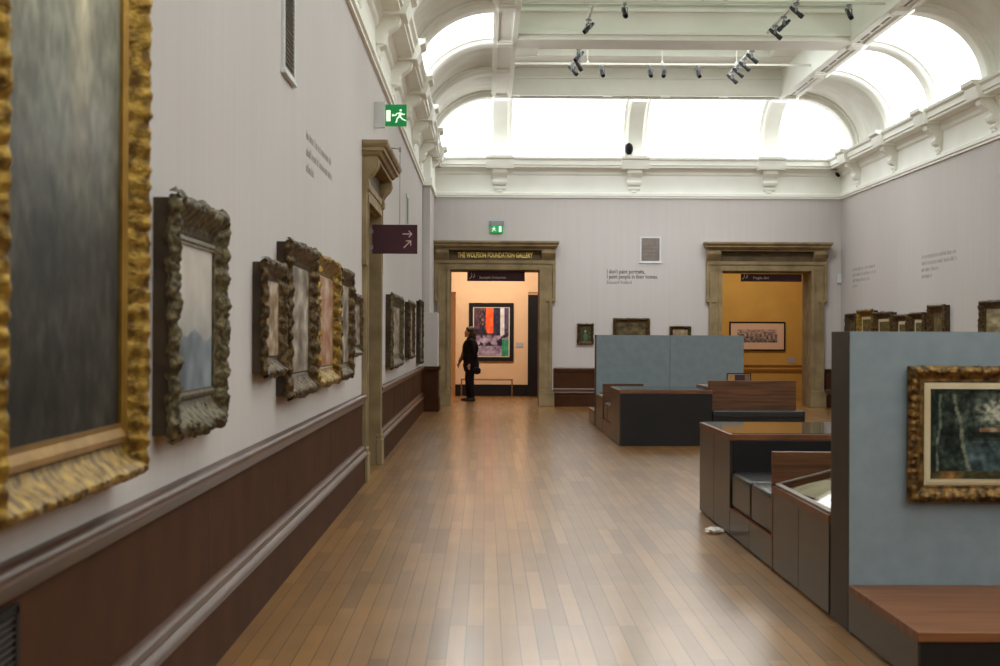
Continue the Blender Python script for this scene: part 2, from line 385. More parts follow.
# coves
def cove_pt(R, th, inset=0.0):
    d = R - (R - .06 - inset) * cos(th); z = ZL + (ZBM + .06 - ZL - inset) * sin(th)
    return d, z
def cove_panel(P, R, a, b, mt, name, parent):
    m = MB(); m.grid(16, 1, lambda u, v: P(cove_pt(R, u * pi / 2)[0], a + (b - a) * v, cove_pt(R, u * pi / 2)[1]))
    o = m.build(name, mt, parent, smooth=True)
    return o
def rib(P, R, c, parent, W=.19):
    m = MB()
    prof = [(-W - .07, -.02), (-W - .07, .035), (-W - .02, .05), (-W, .05), (-W, .10), (-W + .04, .125), (W - .04, .125), (W, .10), (W, .05), (W + .02, .05), (W + .07, .035), (W + .07, -.02)]
    N = 20
    for i in range(N):
        t0, t1 = i / N * pi / 2, (i + 1) / N * pi / 2
        for j in range(len(prof) - 1):
            q = []
            for (th, k) in ((t0, j), (t0, j + 1), (t1, j + 1), (t1, j)):
                d, z = cove_pt(R, th, prof[k][1]); q.append(m.b.verts.new(P(d, c + prof[k][0], z)))
            m.b.faces.new(q)
    m.build('cove_rib', M['plaster'], parent, smooth=True, weld=True, angle=30)
ceil = structure(empty('ceiling', (0, 0, 0)), 'cream coffered ceiling over lit curved coves')
RR = {'left': BX[0] - XL, 'right': XR - BX[3], 'back': YB - 32.28, 'front': 1.39}
edges = [YB - RR['back']] + [y for y in RIBY if YF + 1.39 < y < 32] + [YF + 1.39]
ribsY = [y for y in RIBY if y > YF + 1]
LIT = {'left': (2, 4, 6, 8, 10), 'right': (1, 2, 4, 5, 7, 8, 10)}
for side in ('left', 'right'):
    P = sides[side][0]; R = RR[side]
    for k, y in enumerate(ribsY): rib(P, R, y, ceil)
    for k in range(len(ribsY) - 1):
        lit = k in LIT[side]
        cove_panel(P, R, ribsY[k + 1], ribsY[k], M['cove'] if lit else M['plaster_old'], 'glowing_cove' if lit else 'cove_panel', ceil)
for side in ('back', 'front'):
    P = sides[side][0]; R = RR[side]
    for x in RIBX: rib(P, R, x, ceil)
    for a, b in ((RIBX[0], RIBX[1]), (RIBX[1], RIBX[2])):
        cove_panel(P, R, a, b, M['cove'], 'glowing_cove', ceil)
# mitred corners: the height follows the nearer wall
def corner(sx, yend, R1, R2, yedge, inner_x):
    m = MB(); N = 14
    def h(d, R):
        q = min(1, max(0, (R - d) / (R - .06))); return ZL + (ZBM + .06 - ZL) * sqrt(max(0, 1 - q * q))
    def fn(u, v):
        du = (1 - cos(u * pi / 2)); dv = (1 - cos(v * pi / 2))
        d1 = .06 + (inner_x - .06) * du; d2 = .06 + (yedge - .06) * dv
        X = XL + d1 if sx < 0 else XR - d1
        Y = yend - d2 if yend > 0 else yend + d2
        return (X, Y, min(h(d1, R1), h(d2, R2)))
    m.grid(N, N, fn); m.build('glowing_cove', M['cove'], ceil, smooth=True, angle=180)
corner(-1, YB, RR['left'], RR['back'], YB - ribsY[0], RIBX[0] - XL)
corner(1, YB, RR['right'], RR['back'], YB - ribsY[0], XR - RIBX[2])
corner(-1, YF, RR['left'], RR['front'], ribsY[-1] - YF, RIBX[0] - XL)
corner(1, YF, RR['right'], RR['front'], ribsY[-1] - YF, XR - RIBX[2])
# beams and coffers
m = MB()
for a, b in ((BX[0], BX[1]), (BX[2], BX[3])):
    m.box(a, b, YF, 32.28, ZBM, 7.2)
    m.box(a - .02, a + .07, YF + .5, 32.28, ZBM - .03, ZBM + .04); m.box(b - .07, b + .02, YF + .5, 32.28, ZBM - .03, ZBM + .04)
    for y in ribsY: m.box(a + .03, b - .03, y - .22, y + .22, ZBM - .035, ZBM + .02); m.box(a + .05, b - .05, y - .16, y + .16, ZBM - .06, ZBM + .02)
m.build('long_beam', M['plaster'], ceil, bevel=.008)
m = MB(); m.box(BX[0], BX[3], 32.0, 32.30, ZBM, 7.2); m.box(BX[1] - .1, BX[2] + .1, 31.95, 32.02, ZBM + .34, ZBM + .40)
m.box(BX[0], BX[3], 32.24, 32.33, ZBM - .03, ZBM + .05)
m.build('end_beam', M['plaster'], ceil, bevel=.008)
cross = [RIBY[k] for k in (2, 4, 6, 8, 10, 12)]
for y in cross:
    m = MB(); m.box(BX[1] - .02, BX[2] + .02, y - .40, y + .36, ZBM, 7.2)
    m.box(BX[1], BX[2], y - .46, y - .38, ZBM + .06, ZBM + .12); m.box(BX[1], BX[2], y - .48, y - .38, ZBM + .44, ZBM + .50)
    m.box(BX[1], BX[2], y - .43, y + .39, ZBM - .03, ZBM + .03); m.box(BX[1], BX[2], y + .34, y + .42, ZBM + .38, ZBM + .44)
    m.build('cross_beam', M['plaster'], ceil, bevel=.008)
m = MB(); m.box(XL - TH, XR + .4, YF - .3, YB + TH, 7.2, 7.4); m.build('ceiling_slab', M['plaster'], ceil)
# inner step of last coffer
m = MB(); m.box(BX[1] - .01, BX[2] + .01, 30.6, 32.03, 7.02, 7.21); m.box(BX[1] - .02, BX[1] + .5, cross[0] + .3, 30.61, 7.03, 7.21); m.box(BX[2] - .5, BX[2] + .02, cross[0] + .3, 30.61, 7.03, 7.21)
m.build('coffer_step', M['plaster'], ceil, bevel=.01)
for k in range(len(cross) - 1):
    y1, y0 = cross[k] - .4, cross[k + 1] + .36
    m = MB(); m.box(BX[1], BX[2], y0, y1, 7.10, 7.13); g = m.build('skylight_or_fill_pane', M['skyglass'] if k == 0 else M['skyfill'], ceil)
    m = MB(); x = BX[1] + 1.1
    while x < BX[2] - .4: m.box(x - .035, x + .035, y0, y1, 7.03, 7.10); x += 1.16
    m.box(BX[1], BX[2], y0, y0 + .12, 7.02, 7.1); m.box(BX[1], BX[2], y1 - .08, y1, 7.02, 7.1)
    m.build('glazing_bar', M['plaster'], g)
m = MB(); m.box(BX[1] + .5, BX[2] - .5, cross[0] + .5, 29.8, 7.12, 7.15); m.build('skylight_or_fill_pane', M['skyfill'], ceil)  # hidden glowing pane added to brighten the end coffer and back wall
# grey air slots in the beams
m = MB(); y = 31.9
random.seed(8)
while y > 2:
    L = random.choice((.5, 1.0, 1.6)); m.box(BX[2] + .15, BX[2] + .18, y - L, y, ZBM - .008, ZBM + .01); y -= L + .16
x = .7
while x < 5.8:
    L = random.choice((.6, 1.0, 1.7)); L = min(L, 5.95 - x); m.box(x, x + L, 32.12, 32.16, ZBM - .01, ZBM + .01); x += L + .2
m.build('air_slot', M['slot'], ceil)

# ------------------------------------------------------------------ stone doorways
def doorway(name, loc, rz, lab, k=1.0, kc=1.0):
    root = structure(empty(name, loc, rz), lab)
    # architrave with ears
    m = MB()
    for s in (-1, 1):
        m.box(s * .965, s * 1.235, -.09 * k, .02, .34, 3.0)
        m.box(s * .962, s * 1.035, -.12 * k, .015, .343, 2.938); m.box(s * 1.17, s * 1.238, -.115 * k, .015, .345, 2.268)
        m.box(s * 1.24, s * 1.30, -.088 * k, .018, 2.27, 3.12); m.box(s * 1.10, s * 1.306, -.118 * k, .012, 2.262, 2.33)
        m.box(s * 1.243, s * 1.304, -.113 * k, .016, 2.333, 3.069)
        m.box(s * .957, s * .99, .003, TH, 0, 2.93)            # stone lining of the reveal
    m.box(-1.297, 1.297, -.093 * k, .022, 2.945, 3.139); m.box(-1.04, 1.04, -.122 * k, .013, 2.941, 3.01); m.box(-1.307, 1.307, -.120 * k, .014, 3.072, 3.142)
    m.box(-.99, .99, .004, TH - .003, 2.918, 2.96)
    m.build('surround', M['stone'], root)
    for s in (-1, 1):
        m = MB(); m.box(s * .95, s * 1.285, -.17 * k, .0, 0, .30); m.box(s * .953, s * 1.265, -.145 * k, 0.002, .30, .36); m.build('plinth_block', M['stone'], root, bevel=.008)
        m = MB(); sc = [(0, 3.02), (.05, 3.02), (.10, 3.05), (.11, 3.10), (.09, 3.14), (.12, 3.18), (.20, 3.24), (.24, 3.30), (.23, 3.365), (0, 3.365)]
        m.prism(sc, lambda p, t: (s * 1.15 + t, -p[0] * kc, p[1]), -.12, .12); m.prism([(d * .8 + .02 * (d > 0), z + (.004 if z < 3.2 else -.004)) for d, z in sc], lambda p, t: (s * 1.15 + t, -p[0] * kc, p[1]), -.15, .15)
        m.build('scroll_bracket', M['stone'], root, smooth=True, angle=30)
    m = MB(); m.box(-1.02, 1.02, -.06 * k, 0, 3.145, 3.37); m.build('frieze', M['stone_dark'], root)
    cr = [(0, 3.36), (.22, 3.36), (.22, 3.39), (.26, 3.40), (.29, 3.43), (.33, 3.44), (.33, 3.475), (.36, 3.485), (.385, 3.51), (.385, 3.545), (0, 3.56)]
    m = MB()
    # crown with returns
    N = len(cr); e = .55
    L = [m.b.verts.new((-1.16 - d * e, -d * kc, z)) for d, z in cr]; R = [m.b.verts.new((1.16 + d * e, -d * kc, z)) for d, z in cr]
    Lw = [m.b.verts.new((-1.16 - d * e, 0, z)) for d, z in cr]; Rw = [m.b.verts.new((1.16 + d * e, 0, z)) for d, z in cr]
    for i in range(N - 1):
        m.b.faces.new((L[i], R[i], R[i + 1], L[i + 1])); m.b.faces.new((Lw[i], L[i], L[i + 1], Lw[i + 1])); m.b.faces.new((R[i], Rw[i], Rw[i + 1], R[i + 1]))
    m.build('crown', M['stone'], root, weld=True)
    return root
d1 = doorway('door_1', (DOORX[0], YB, 0), 0, 'stone framed doorway lettered in gold on the end wall')
d2 = doorway('door_2', (DOORX[1], YB, 0), 0, 'stone framed doorway opening onto a mustard room')
d3 = doorway('door_3', (XL, LDY, 0), pi / 2, 'stone framed doorway in the long left wall', .42, .68); d3.scale = (1, 1, .985)
text('door_lettering', 'THE WOLFSON FOUNDATION GALLERY', 1.62, (0.0, -.065, 3.20), (pi / 2, 0, 0), M['goldtext'], d1, font_w=.155, align='CENTER', thick=.004, bold=.038)

# rooms behind the doors
m = MB(); m.box(-2.6, -2.5, YB + TH, 46.2, 0, 4.2); m.box(3.2, 3.3, YB + TH, 46.2, 0, 4.2); m.box(-2.6, 3.3, 46.1, 46.2, 0, 4.2)
m.box(-2.6, 3.3, YB + TH, 46.2, 4.2, 4.3)
structure(m.build('wall_colourists_room', M['peach']), 'warm peach walls of the room through the lettered doorway')
m = MB(); m.box(-2.5, 3.2, 39.35, 39.75, 2.62, 4.2)
structure(m.build('wall_header', M['peach']), 'peach bulkhead seen through the lettered doorway')
m = MB(); m.box(-.74, 1.08, 39.3, 39.6, 0, 2.62)
pw = structure(m.build('wall_screen', M['peach']), 'peach hanging wall with dark skirting through the lettered doorway')
m = MB(); m.box(-.745, 1.08, 39.27, 39.3, 0, .29); m.build('skirting', M['dark'], pw)
m = MB(); m.box(1.08, 1.46, 39.2, 39.7, 0, 2.55); m.build('screen_edge', M['dark'], pw)
m = MB(); m.box(4.0, 4.1, YB + TH, 39.0, 0, 4.2); m.box(8.4, 8.5, YB + TH, 39.0, 0, 4.2); m.box(4.0, 8.5, 38.5, 38.6, 0, 4.2); m.box(4.0, 8.5, YB + TH, 38.6, 4.2, 4.3)
w2 = structure(m.build('wall_mustard_room', M['mustard']), 'mustard walls of the room through the other doorway')
m = MB(); m.box(4.1, 8.4, 38.47, 38.5, .80, .83); m.box(4.1, 8.4, 38.455, 38.5, .68, .73)
m.build('wall_rail', M['mustard_rail'], w2)
m = MB(); m.box(XL - TH - 2.2, XL - TH - 2.1, LDY - 3, LDY + 3, 0, 3.6); m.box(XL - TH - 2.2, XL - TH, LDY - 3, LDY - 2.9, 0, 3.6); m.box(XL - TH - 2.2, XL - TH, LDY + 2.9, LDY + 3, 0, 3.6); m.box(XL - TH - 2.2, XL - TH, LDY - 3, LDY + 3, 3.5, 3.6)
structure(m.build('wall_lobby', M['stone_dark']), 'dark lobby walls beyond the left doorway')

# ------------------------------------------------------------------ framed pictures
def ornate(W, H, w, dep, orn=0.01, step=.02, bulge=0.0, seed=0, lam=.09, style='scoop', scal=0.0):
    """carved moulding swept round a rectangle with mitred corners; front faces -y, back on y=0, base at z=0"""
    m = MB()
    if style == 'scoop': pr = [(0, .30), (.05, .40), (.11, .36), (.16, .42), (.28, .46), (.40, .54), (.52, .70), (.63, .88), (.74, 1.0), (.85, 1.0), (.94, .88), (1.0, .72), (.97, .55)]
    else: pr = [(0, .45), (.05, .55), (.12, .50), (.18, .62), (.30, .60), (.42, .70), (.55, .92), (.70, 1.0), (.82, .96), (.92, .80), (1.0, .66), (.97, .5)]
    pr = [(a[0] + (b[0] - a[0]) * t / 3, a[1] + (b[1] - a[1]) * t / 3) for a, b in zip(pr[:-1], pr[1:]) for t in range(3)] + [pr[-1]]
    iw, ih = W - 2 * w, H - 2 * w
    cs = [Vector((-iw / 2, 0, w)), Vector((iw / 2, 0, w)), Vector((iw / 2, 0, w + ih)), Vector((-iw / 2, 0, w + ih))]
    ds = [Vector((1, 0, 0)), Vector((0, 0, 1)), Vector((-1, 0, 0)), Vector((0, 0, -1))]
    ns = [Vector((0, 0, -1)), Vector((1, 0, 0)), Vector((0, 0, 1)), Vector((-1, 0, 0))]
    Ls = [iw, ih, iw, ih]
    oc = [Vector((-W / 2, 0, 0)), Vector((W / 2, 0, 0)), Vector((W / 2, 0, H)), Vector((-W / 2, 0, H))]
    mids = [Vector((0, 0, 0)), Vector((W / 2, 0, H / 2)), Vector((0, 0, H)), Vector((-W / 2, 0, H / 2))]
    for s in range(4):
        L = Ls[s]; n = max(6, int((L + 2 * w) / step)); k = max(1, round(L / lam)); rows = []
        for i in range(n + 1):
            col = []
            for (uu, vv) in pr:
                u = uu * w; al = -u + (L + 2 * u) * i / n
                p = cs[s] + ds[s] * al + ns[s] * u
                fade = min(1, max(0, min(al + u, L + u - al) / .04))
                amp = orn * max(0, min(1, (uu - .22) * 4))
                nz = noise.noise(Vector((p.x * 19 + seed * 7.1, seed, p.z * 19))) + .8 * noise.noise(Vector((p.x * 47, seed * 3.3, p.z * 47))) + .5 * noise.noise(Vector((p.x * 95, seed * 1.3, p.z * 95)))
                rp = cos(2 * pi * k * al / max(L, .01) + uu * 2.5) * fade
                g = 0
                for c in oc: g += exp(-((p - c).length / (w * .9)) ** 2)
                gm = exp(-((p - mids[s]).length / (w * 1.1)) ** 2)
                dv = amp * (nz * 1.3 + rp * .55) + bulge * (g + gm) * max(0, uu - .3) * .5
                sc = abs(cos(pi * k * al / max(L, .01))) * fade * scal
                du = (sc * (.45 + 1.3 * abs(noise.noise(p * 6.3))) + amp * (nz * .9 + rp * .08) + bulge * (g + gm) * .9) * (uu ** 2)
                q = p + ns[s] * du
                q.y = -(vv * dep + dv)
                col.append(m.b.verts.new(q))
            rows.append(col)
        for i in range(n):
            for j in range(len(pr) - 1):
                m.b.faces.new((rows[i][j], rows[i + 1][j], rows[i + 1][j + 1], rows[i][j + 1]))
    return m

def canvas(W, H, z0, y, fn, parent, nx=60, nz=60, mt=None, name='canvas'):
    """flat picture with colours from fn(u,v) (0..1, v up)"""
    me = bpy.data.meshes.new(name); vs = []; fs = []
    for j in range(nz + 1):
        for i in range(nx + 1): vs.append((-W / 2 + W * i / nx, y, z0 + H * j / nz))
    for j in range(nz):
        for i in range(nx):
            a = j * (nx + 1) + i; fs.append((a, a + 1, a + nx + 2, a + nx + 1))
    # thin backing so that the picture has thickness
    b = len(vs); vs += [(-W / 2, y + .008, z0), (W / 2, y + .008, z0), (W / 2, y + .008, z0 + H), (-W / 2, y + .008, z0 + H)]
    fs.append((b, b + 3, b + 2, b + 1))
    me.from_pydata(vs, [], fs); me.update()
    ca = me.color_attributes.new('paint', 'FLOAT_COLOR', 'POINT')
    for k in range((nx + 1) * (nz + 1)):
        i = k % (nx + 1); j = k // (nx + 1); c = fn(i / nx, j / nz)
        ca.data[k].color = lin([max(0, min(255, q)) for q in c])
    for k in range(b, b + 4): ca.data[k].color = (.1, .08, .06, 1)
    me.materials.append(mt or M['paint'])
    o = bpy.data.objects.new(name, me); COL.objects.link(o); o.parent = parent
    return o
def mixc(a, b, t): t = max(0, min(1, t)); return tuple(a[i] + (b[i] - a[i]) * t for i in range(3))
def nz(x, y, s=0.0): return noise.noise(Vector((x, y, s)))
def fb(x, y, s=0.0): return nz(x, y, s) + .5 * nz(2.1 * x, 2.1 * y, s + 5) + .25 * nz(4.3 * x, 4.3 * y, s + 9)

def picture(name, label, loc, rz, W, H, w, dep, fn, fm, orn=.012, step=.025, bulge=.0, style='scoop', box=True, slip=0.0, group=None, lam=.09, seed=1, nx=40, fillet=None, cat='framed painting', scal=0.0, cy=.038, fw=.03, mt=None):
    r = empty(name, loc, rz); tag(r, label, cat, group)
    ornate(W, H, w, dep, orn, step, bulge, seed, lam, style, scal).build('frame_moulding', fm, r, smooth=True, weld=True, angle=70)
    if box:
        m = MB(); e = .006 + w * .03; t = .02; f = dep * .66
        m.box(-W / 2 + e + .006, W / 2 - e - .006, -cy + .010, -.002, e + .006, H - e - .006)
        for s in (-1, 1): m.box(s * (W / 2 - e), s * (W / 2 - e - t), -f, -.001, e + .001, H - e - .001)
        m.box(-W / 2 + e + t, W / 2 - e - t, -f, -.001, e + .001, e + t); m.box(-W / 2 + e + t, W / 2 - e - t, -f, -.001, H - e - t, H - e - .001)
        m.build('frame_box', M['box'], r)
    iw, ih = W - 2 * w, H - 2 * w; z0 = w
    if fillet or slip:
        sw = slip or fw; m = MB(); a0 = cy + .004; a1 = max(a0 + .004, dep * (.36 if slip else .62))
        X0, X1, Z0, Z1 = iw / 2 - sw, iw / 2 + .012, w + sw, w - .012
        ring = lambda x, za, y: [(-x, -y, za), (x, -y, za), (x, -y, H - za), (-x, -y, H - za)]
        rs = [ring(X0, Z0, cy), ring(X0, Z0, a0 + .006), ring(X0 + sw * .3, Z0 - sw * .3, a0 + .004), ring(X0 + sw * .85, Z0 - sw * .85, a1), ring(X1, Z1, a1 - .004)]
        vv = [[m.b.verts.new(p) for p in q] for q in rs]
        for a, b in zip(vv[:-1], vv[1:]):
            for k in range(4): m.b.faces.new((a[k], a[(k + 1) % 4], b[(k + 1) % 4], b[k]))
        m.build('slip', M['slip'] if slip else fillet, r)
        iw -= 2 * sw; ih -= 2 * sw; z0 = w + sw
    canvas(iw + .01, ih + .01, z0 - .005, -cy, fn, r, nx, nx, mt)
    return r

# painters (all generic)
def p_sheen(u, v):      # huge dim full length painting: varnish reflection painted in as grey green above, near black below
    n = fb(u * 4, v * 9, 1) * 30 + fb(u * 20, v * 26, 3) * 30
    top = mixc((32, 30, 22), (132, 132, 112), (v - .22) * 2.4)
    c = exp(-((u - .60 - .06 * nz(v * 4, 1)) / .08) ** 2) * max(0, min(1, (v - .32) * 4)) * 55
    c -= exp(-((u - .33) / .12) ** 2) * 12
    e = 16 * max(0, (u - .86) / .14)
    return (top[0] + n + c - e, top[1] + n + c * .85 - e, top[2] + n + c * .7 - e)
def p_pale(u, v):
    n = fb(u * 4, v * 4, 9) * 14
    c = mixc((120, 124, 124), (186, 180, 172), v * 1.4)
    if v < .38 + .1 * nz(u * 3, 2): c = mixc((84, 92, 98), (128, 138, 146), u + nz(u * 6, v * 6) * .6)
    return (c[0] + n, c[1] + n, c[2] + n)
def p_room(seed, base=(86, 66, 48), hi=(188, 176, 156)):
    def f(u, v):
        n = fb(u * 4 + seed * 3, v * 5, seed); k = fb(u * 9, v * 9, seed + 4)
        return mixc(base, hi, .35 + n * .7 + k * .25)
    return f
def p_fig(seed, bg, fig):
    def f(u, v):
        n = fb(u * 6, v * 6, seed) * 22
        d = ((u - .5) / .2) ** 2 + ((v - .3) / .34) ** 2; h = ((u - .5) / .09) ** 2 + ((v - .68) / .11) ** 2
        c = fig if d < 1 + n * .01 else ((190, 150, 120) if h < 1 else bg)
        return (c[0] + n, c[1] + n, c[2] + n)
    return f
def p_wood(u, v):      # dark woodland with a pale gap and still water
    u *= 1.5
    n = fb(u * 7, v * 7, 21); k = fb(u * 19, v * 19, 2)
    c = mixc((14, 24, 22), (64, 78, 64), .34 + n * .9)
    gap = exp(-(((u - .72) / .2) ** 2 + ((v - .74) / .15) ** 2))
    c = mixc(c, (176, 178, 160), gap * 1.3 * (k * .7 + .8) * (v > .52))
    if v < .42 and u > .38: c = mixc(c, (88, 112, 118), .65 * (1 - abs(v - .25) * 2.4) + n * .3)
    if .52 < v < .565 + .02 * nz(u * 9, 1) and u > .52: c = mixc(c, mixc((150, 96, 62), (186, 168, 130), (sin(u * 40) * .5 + .5)), .75)
    if .46 < v < .50 and u > .4: c = (22, 30, 26)
    for x0, sl, wd, col in ((.10, .04, .02, (108, 120, 100)), (.34, -.12, .03, (120, 124, 104)), (.26, -.05, .012, (28, 34, 28)), (.03, 0, .02, (24, 30, 26))):
        if abs(u - (x0 + sl * (v - .5) * 1.5 + .01 * sin(v * 13))) < wd * .6 and v < .93: c = mixc(c, col, .8 + k * .3)
    if v < .10: c = mixc((60, 56, 32), (136, 100, 50), exp(-((u - .22) / .1) ** 2))
    return (c[0] + k * 26, c[1] + k * 26, c[2] + k * 24)
def p_blocks(u, v):    # generic bright abstract of upright colour blocks
    n = fb(u * 9, v * 9, 31) * 26; k = nz(u * 22, v * 14, 5)
    if v < .42: c = mixc((112, 92, 112), (176, 158, 170), .5 + fb(u * 5, v * 9, 3))
    elif u < .16: c = (84, 54, 62)
    elif u < .34: c = (44, 34, 48) if k < .1 else (120, 84, 70)
    elif u < .56: c = (236, 92, 40) if v > .48 else (90, 54, 70)
    elif u < .76: c = (44, 38, 58)
    elif u < .88: c = (206, 198, 190)
    else: c = (78, 66, 92)
    if .20 < v < .56 and fb(u * 6, v * 7, 8) > .12: c = (40, 34, 44)
    if v < .34 and u > .8: c = (52, 132, 96)
    return (c[0] + n, c[1] + n, c[2] + n)
def p_print(u, v):     # mounted horizontal print
    if u < .13 or u > .87 or v < .26 or v > .76: return (212, 178, 148)
    n = fb(u * 24, v * 12, 3); return mixc((66, 62, 66), (196, 164, 142), .55 + n * .9 + (v - .5))

HW = pi / 2
picture('portrait_painting', 'huge dim painting with a pale sheen painted in in a heavy carved gold frame, cut off by the photo', (XL, 4.505, 1.025), HW, 1.61, 2.35, .135, .125, p_sheen, M['gilt'], orn=.0055, step=.008, lam=.062, fillet=M['gilt_flat'], fw=.05, cy=.06, nx=110, seed=2, cat='painting')
picture('glazed_painting', 'pale glazed painting in a deep silvery rococo frame beside the huge gold frame', (XL, 6.50, 1.105), HW, 1.17, .93, .15, .10, p_pale, M['bronze'], orn=.010, step=.010, bulge=.014, scal=.018, cy=.05, fillet=M['bronze'], fw=.02, lam=.11, nx=60, seed=3, cat='painting')
lw = [
 ('small ornate gilt painting, first of the cluster after the silvery rococo frame', 8.86, 1.28, .84, .63, .11, .085, 'browngilt', (120, 92, 60), 4),
 ('largest dark ornate frame of the left wall cluster, scalloped outline', 10.14, 1.12, 1.46, .96, .15, .10, 'browngilt', (96, 84, 70), 5),
 ('warm gold ornate frame with reddish picture, middle of the left wall cluster', 11.78, 1.13, 1.60, .95, .15, .10, 'gilt', (140, 84, 50), 6),
 ('narrow looking dark gilt frame near the end of the left wall cluster', 13.38, 1.145, 1.26, .91, .13, .09, 'browngilt', (78, 66, 50), 7),
 ('smallest dark frame of the left wall cluster, right before the stone doorway', 14.75, 1.32, .95, .56, .10, .07, 'browngilt', (70, 56, 44), 8),
 ('broad tarnished gilt frame, first past the stone doorway on the left wall', 21.02, 1.09, 2.55, .95, .16, .10, 'bronze', (96, 84, 64), 9),
 ('gilt frame between the broad frame and the corner frame past the stone doorway', 25.3, 1.15, 1.7, .90, .14, .09, 'browngilt', (90, 74, 54), 10),
 ('tall dark frame at the far end of the left wall by the corner pier', 29.3, 1.00, 1.5, 1.16, .13, .08, 'box', (52, 44, 38), 11)]
for lab, yc, zb, W, H, w, dp, fm, bc, sd in lw:
    picture('gilt_framed_painting', lab, (XL, yc, zb), HW, W, H, w, dp, p_room(sd, bc, (200, 190, 176)), M[fm], orn=.009, step=.014 if yc < 14 else .04, bulge=.014, scal=.016 if fm != 'gilt' else .006, cy=.045, seed=sd, lam=.10, nx=30, group='gilt frames along the left wall', cat='painting')
# end wall
for lab, x0, x1, zb, zt, fn, sd in (
  ('small upright gilt frame with a green robed figure beside the lettered doorway', 577, 593.7, 1.34, 1.79, p_fig(4, (58, 60, 40), (64, 98, 66)), 12),
  ('wide dark gilt frame on the end wall half hidden by the blue screen', 612.8, 649.9, 1.18, 1.91, p_room(5, (60, 50, 30), (110, 98, 66)), 13),
  ('small pale picture in a gilt frame peeking over the blue screen near the mustard doorway', 669.3, 691.2, 1.25, 1.745, p_room(6, (120, 104, 80), (176, 160, 132)), 14)):
    xc = (x0 + x1) / 2; W = (x1 - x0) / 46.33
    picture('gilt_framed_painting', lab, ((xc - 485) / 46.33, YB, zb), 0, W, zt - zb, .085 if W < .7 else .11, .07, fn, M['browngilt'], orn=.008, step=.03, seed=sd, nx=30, cat='painting', group='paintings on the end wall')
# right wall
for lab, y0, y1, zb, zt, sd, fm in (
  ('dark plain frame deepest in the far corner of the right wall', 31.85, 32.8, 1.35, 2.01, 15, 'box'),
  ('ornate crested gilt frame, second from the far corner on the right wall', 30.5, 31.75, 1.3, 2.06, 16, 'gilt'),
  ('dark gilt frame with pale slip, third from the far corner on the right wall', 29.1, 30.4, 1.35, 2.0, 17, 'browngilt'),
  ('small low gilt frame, fourth from the far corner on the right wall', 28.0, 28.95, 1.4, 1.94, 18, 'browngilt'),
  ('small upright brown frame just left of the tall dark frame on the right wall', 26.95, 27.85, 1.35, 1.96, 19, 'browngilt'),
  ('tall dark gilt frame ending the row above the near blue screen', 25.75, 26.7, 1.3, 2.07, 20, 'browngilt'),
  ('dark tabernacle frame with pale picture cut off at the photo edge', 22.0, 23.9, 1.2, 2.08, 21, 'browngilt')):
    picture('gilt_framed_painting', lab, (XR, (y0 + y1) / 2, zb), -HW, y1 - y0, zt - zb, .13, .13, p_room(sd, (110, 96, 62), (206, 196, 164)) if sd in (21,) else p_room(sd, (70, 60, 36), (130, 116, 70)), M[fm], orn=.010, step=.035, bulge=.02 if sd in (16, 17) else 0, slip=.05 if sd in (16, 17, 18, 19) else 0, seed=sd, nx=24, cat='painting', group='paintings on the right wall')

# pictures in the rooms beyond
def plain_frame(name, label, x0, x1, z0, z1, y, fn, fw, mt, slip=0.0, nx=60):
    r = empty(name, ((x0 + x1) / 2, y, z0)); tag(r, label, 'painting'); W, H = x1 - x0, z1 - z0
    m = MB(); m.box(-W / 2, W / 2, -.05, 0, 0, fw); m.box(-W / 2, W / 2, -.05, 0, H - fw, H)
    for s in (-1, 1): m.box(s * W / 2, s * (W / 2 - fw), -.05, 0, fw, H - fw)
    m.build('frame_moulding', mt, r, bevel=.008)
    f = fw
    if slip:
        m = MB(); m.box(-W / 2 + fw, W / 2 - fw, -.03, 0, fw, H - fw); m.build('slip', M['slip'], r); f += slip
    canvas(W - 2 * f, H - 2 * f, f, -.035, fn, r, nx, nx, M['print'], 'picture_sheet')
    return r
def wx(px, Y): return (px - 485) * Y / 1560
def wz(py, Y): return 1.5 - (py - 336.5) * Y / 1560
Yp = 39.3
plain_frame('abstract_painting', 'bright orange and violet painting in a black frame through the lettered doorway', wx(469, Yp), wx(513.6, Yp), wz(361, Yp), wz(303, Yp), Yp, p_blocks, .10, M['dark'], .025)
plain_frame('mounted_print', 'wide mounted print in a thin black frame on the mustard wall', wx(729.5, 38.5), wx(785.6, 38.5), wz(349.5, 38.5), wz(320.5, 38.5), 38.5, p_print, .035, M['dark'])
plain_frame('small_framed_picture', 'sliver of a pale framed picture past the black screen edge', 1.42, 2.1, wz(352, 45), wz(320, 45), 46.1, p_room(33, (90, 80, 60), (190, 180, 150)), .05, M['gilt_flat'], .03, 20)
def card(name, label, x0, x1, z0, z1, y):
    m = MB(); m.box(-(x1 - x0) / 2, (x1 - x0) / 2, -.012, 0, 0, z1 - z0)
    o = m.build(name, M['label'], bevel=.003); o.location = ((x0 + x1) / 2, y, z0); tag(o, label, 'label')
card('wall_label', 'small grey text label right of the orange and violet painting', wx(516, Yp), wx(523.5, Yp), wz(347.4, Yp), wz(342.6, Yp), Yp)
card('wall_label', 'small grey label under the print on the mustard wall', wx(788, 38.5), wx(796, 38.5), wz(362, 38.5), wz(356, 38.5), 38.5)
# low barrier in front of the painting
r = empty('barrier_rail', (wx(487, 38.8), 38.8, 0)); tag(r, 'low brown barrier rail on the floor before the orange and violet painting', 'barrier')
m = MB(); m.tube([(-.65, 0, .43), (.65, 0, .43)], .022, 8); m.build('crossbar', M['brass'], r, smooth=True)
for s in (-1, 1):
    m = MB(); m.tube([(s * .63, 0, .43), (s * .63, 0, .015)], .018, 8); m.box(s * .63 - .05, s * .63 + .05, -.12, .12, 0, .02); m.build('leg', M['brass'], r)

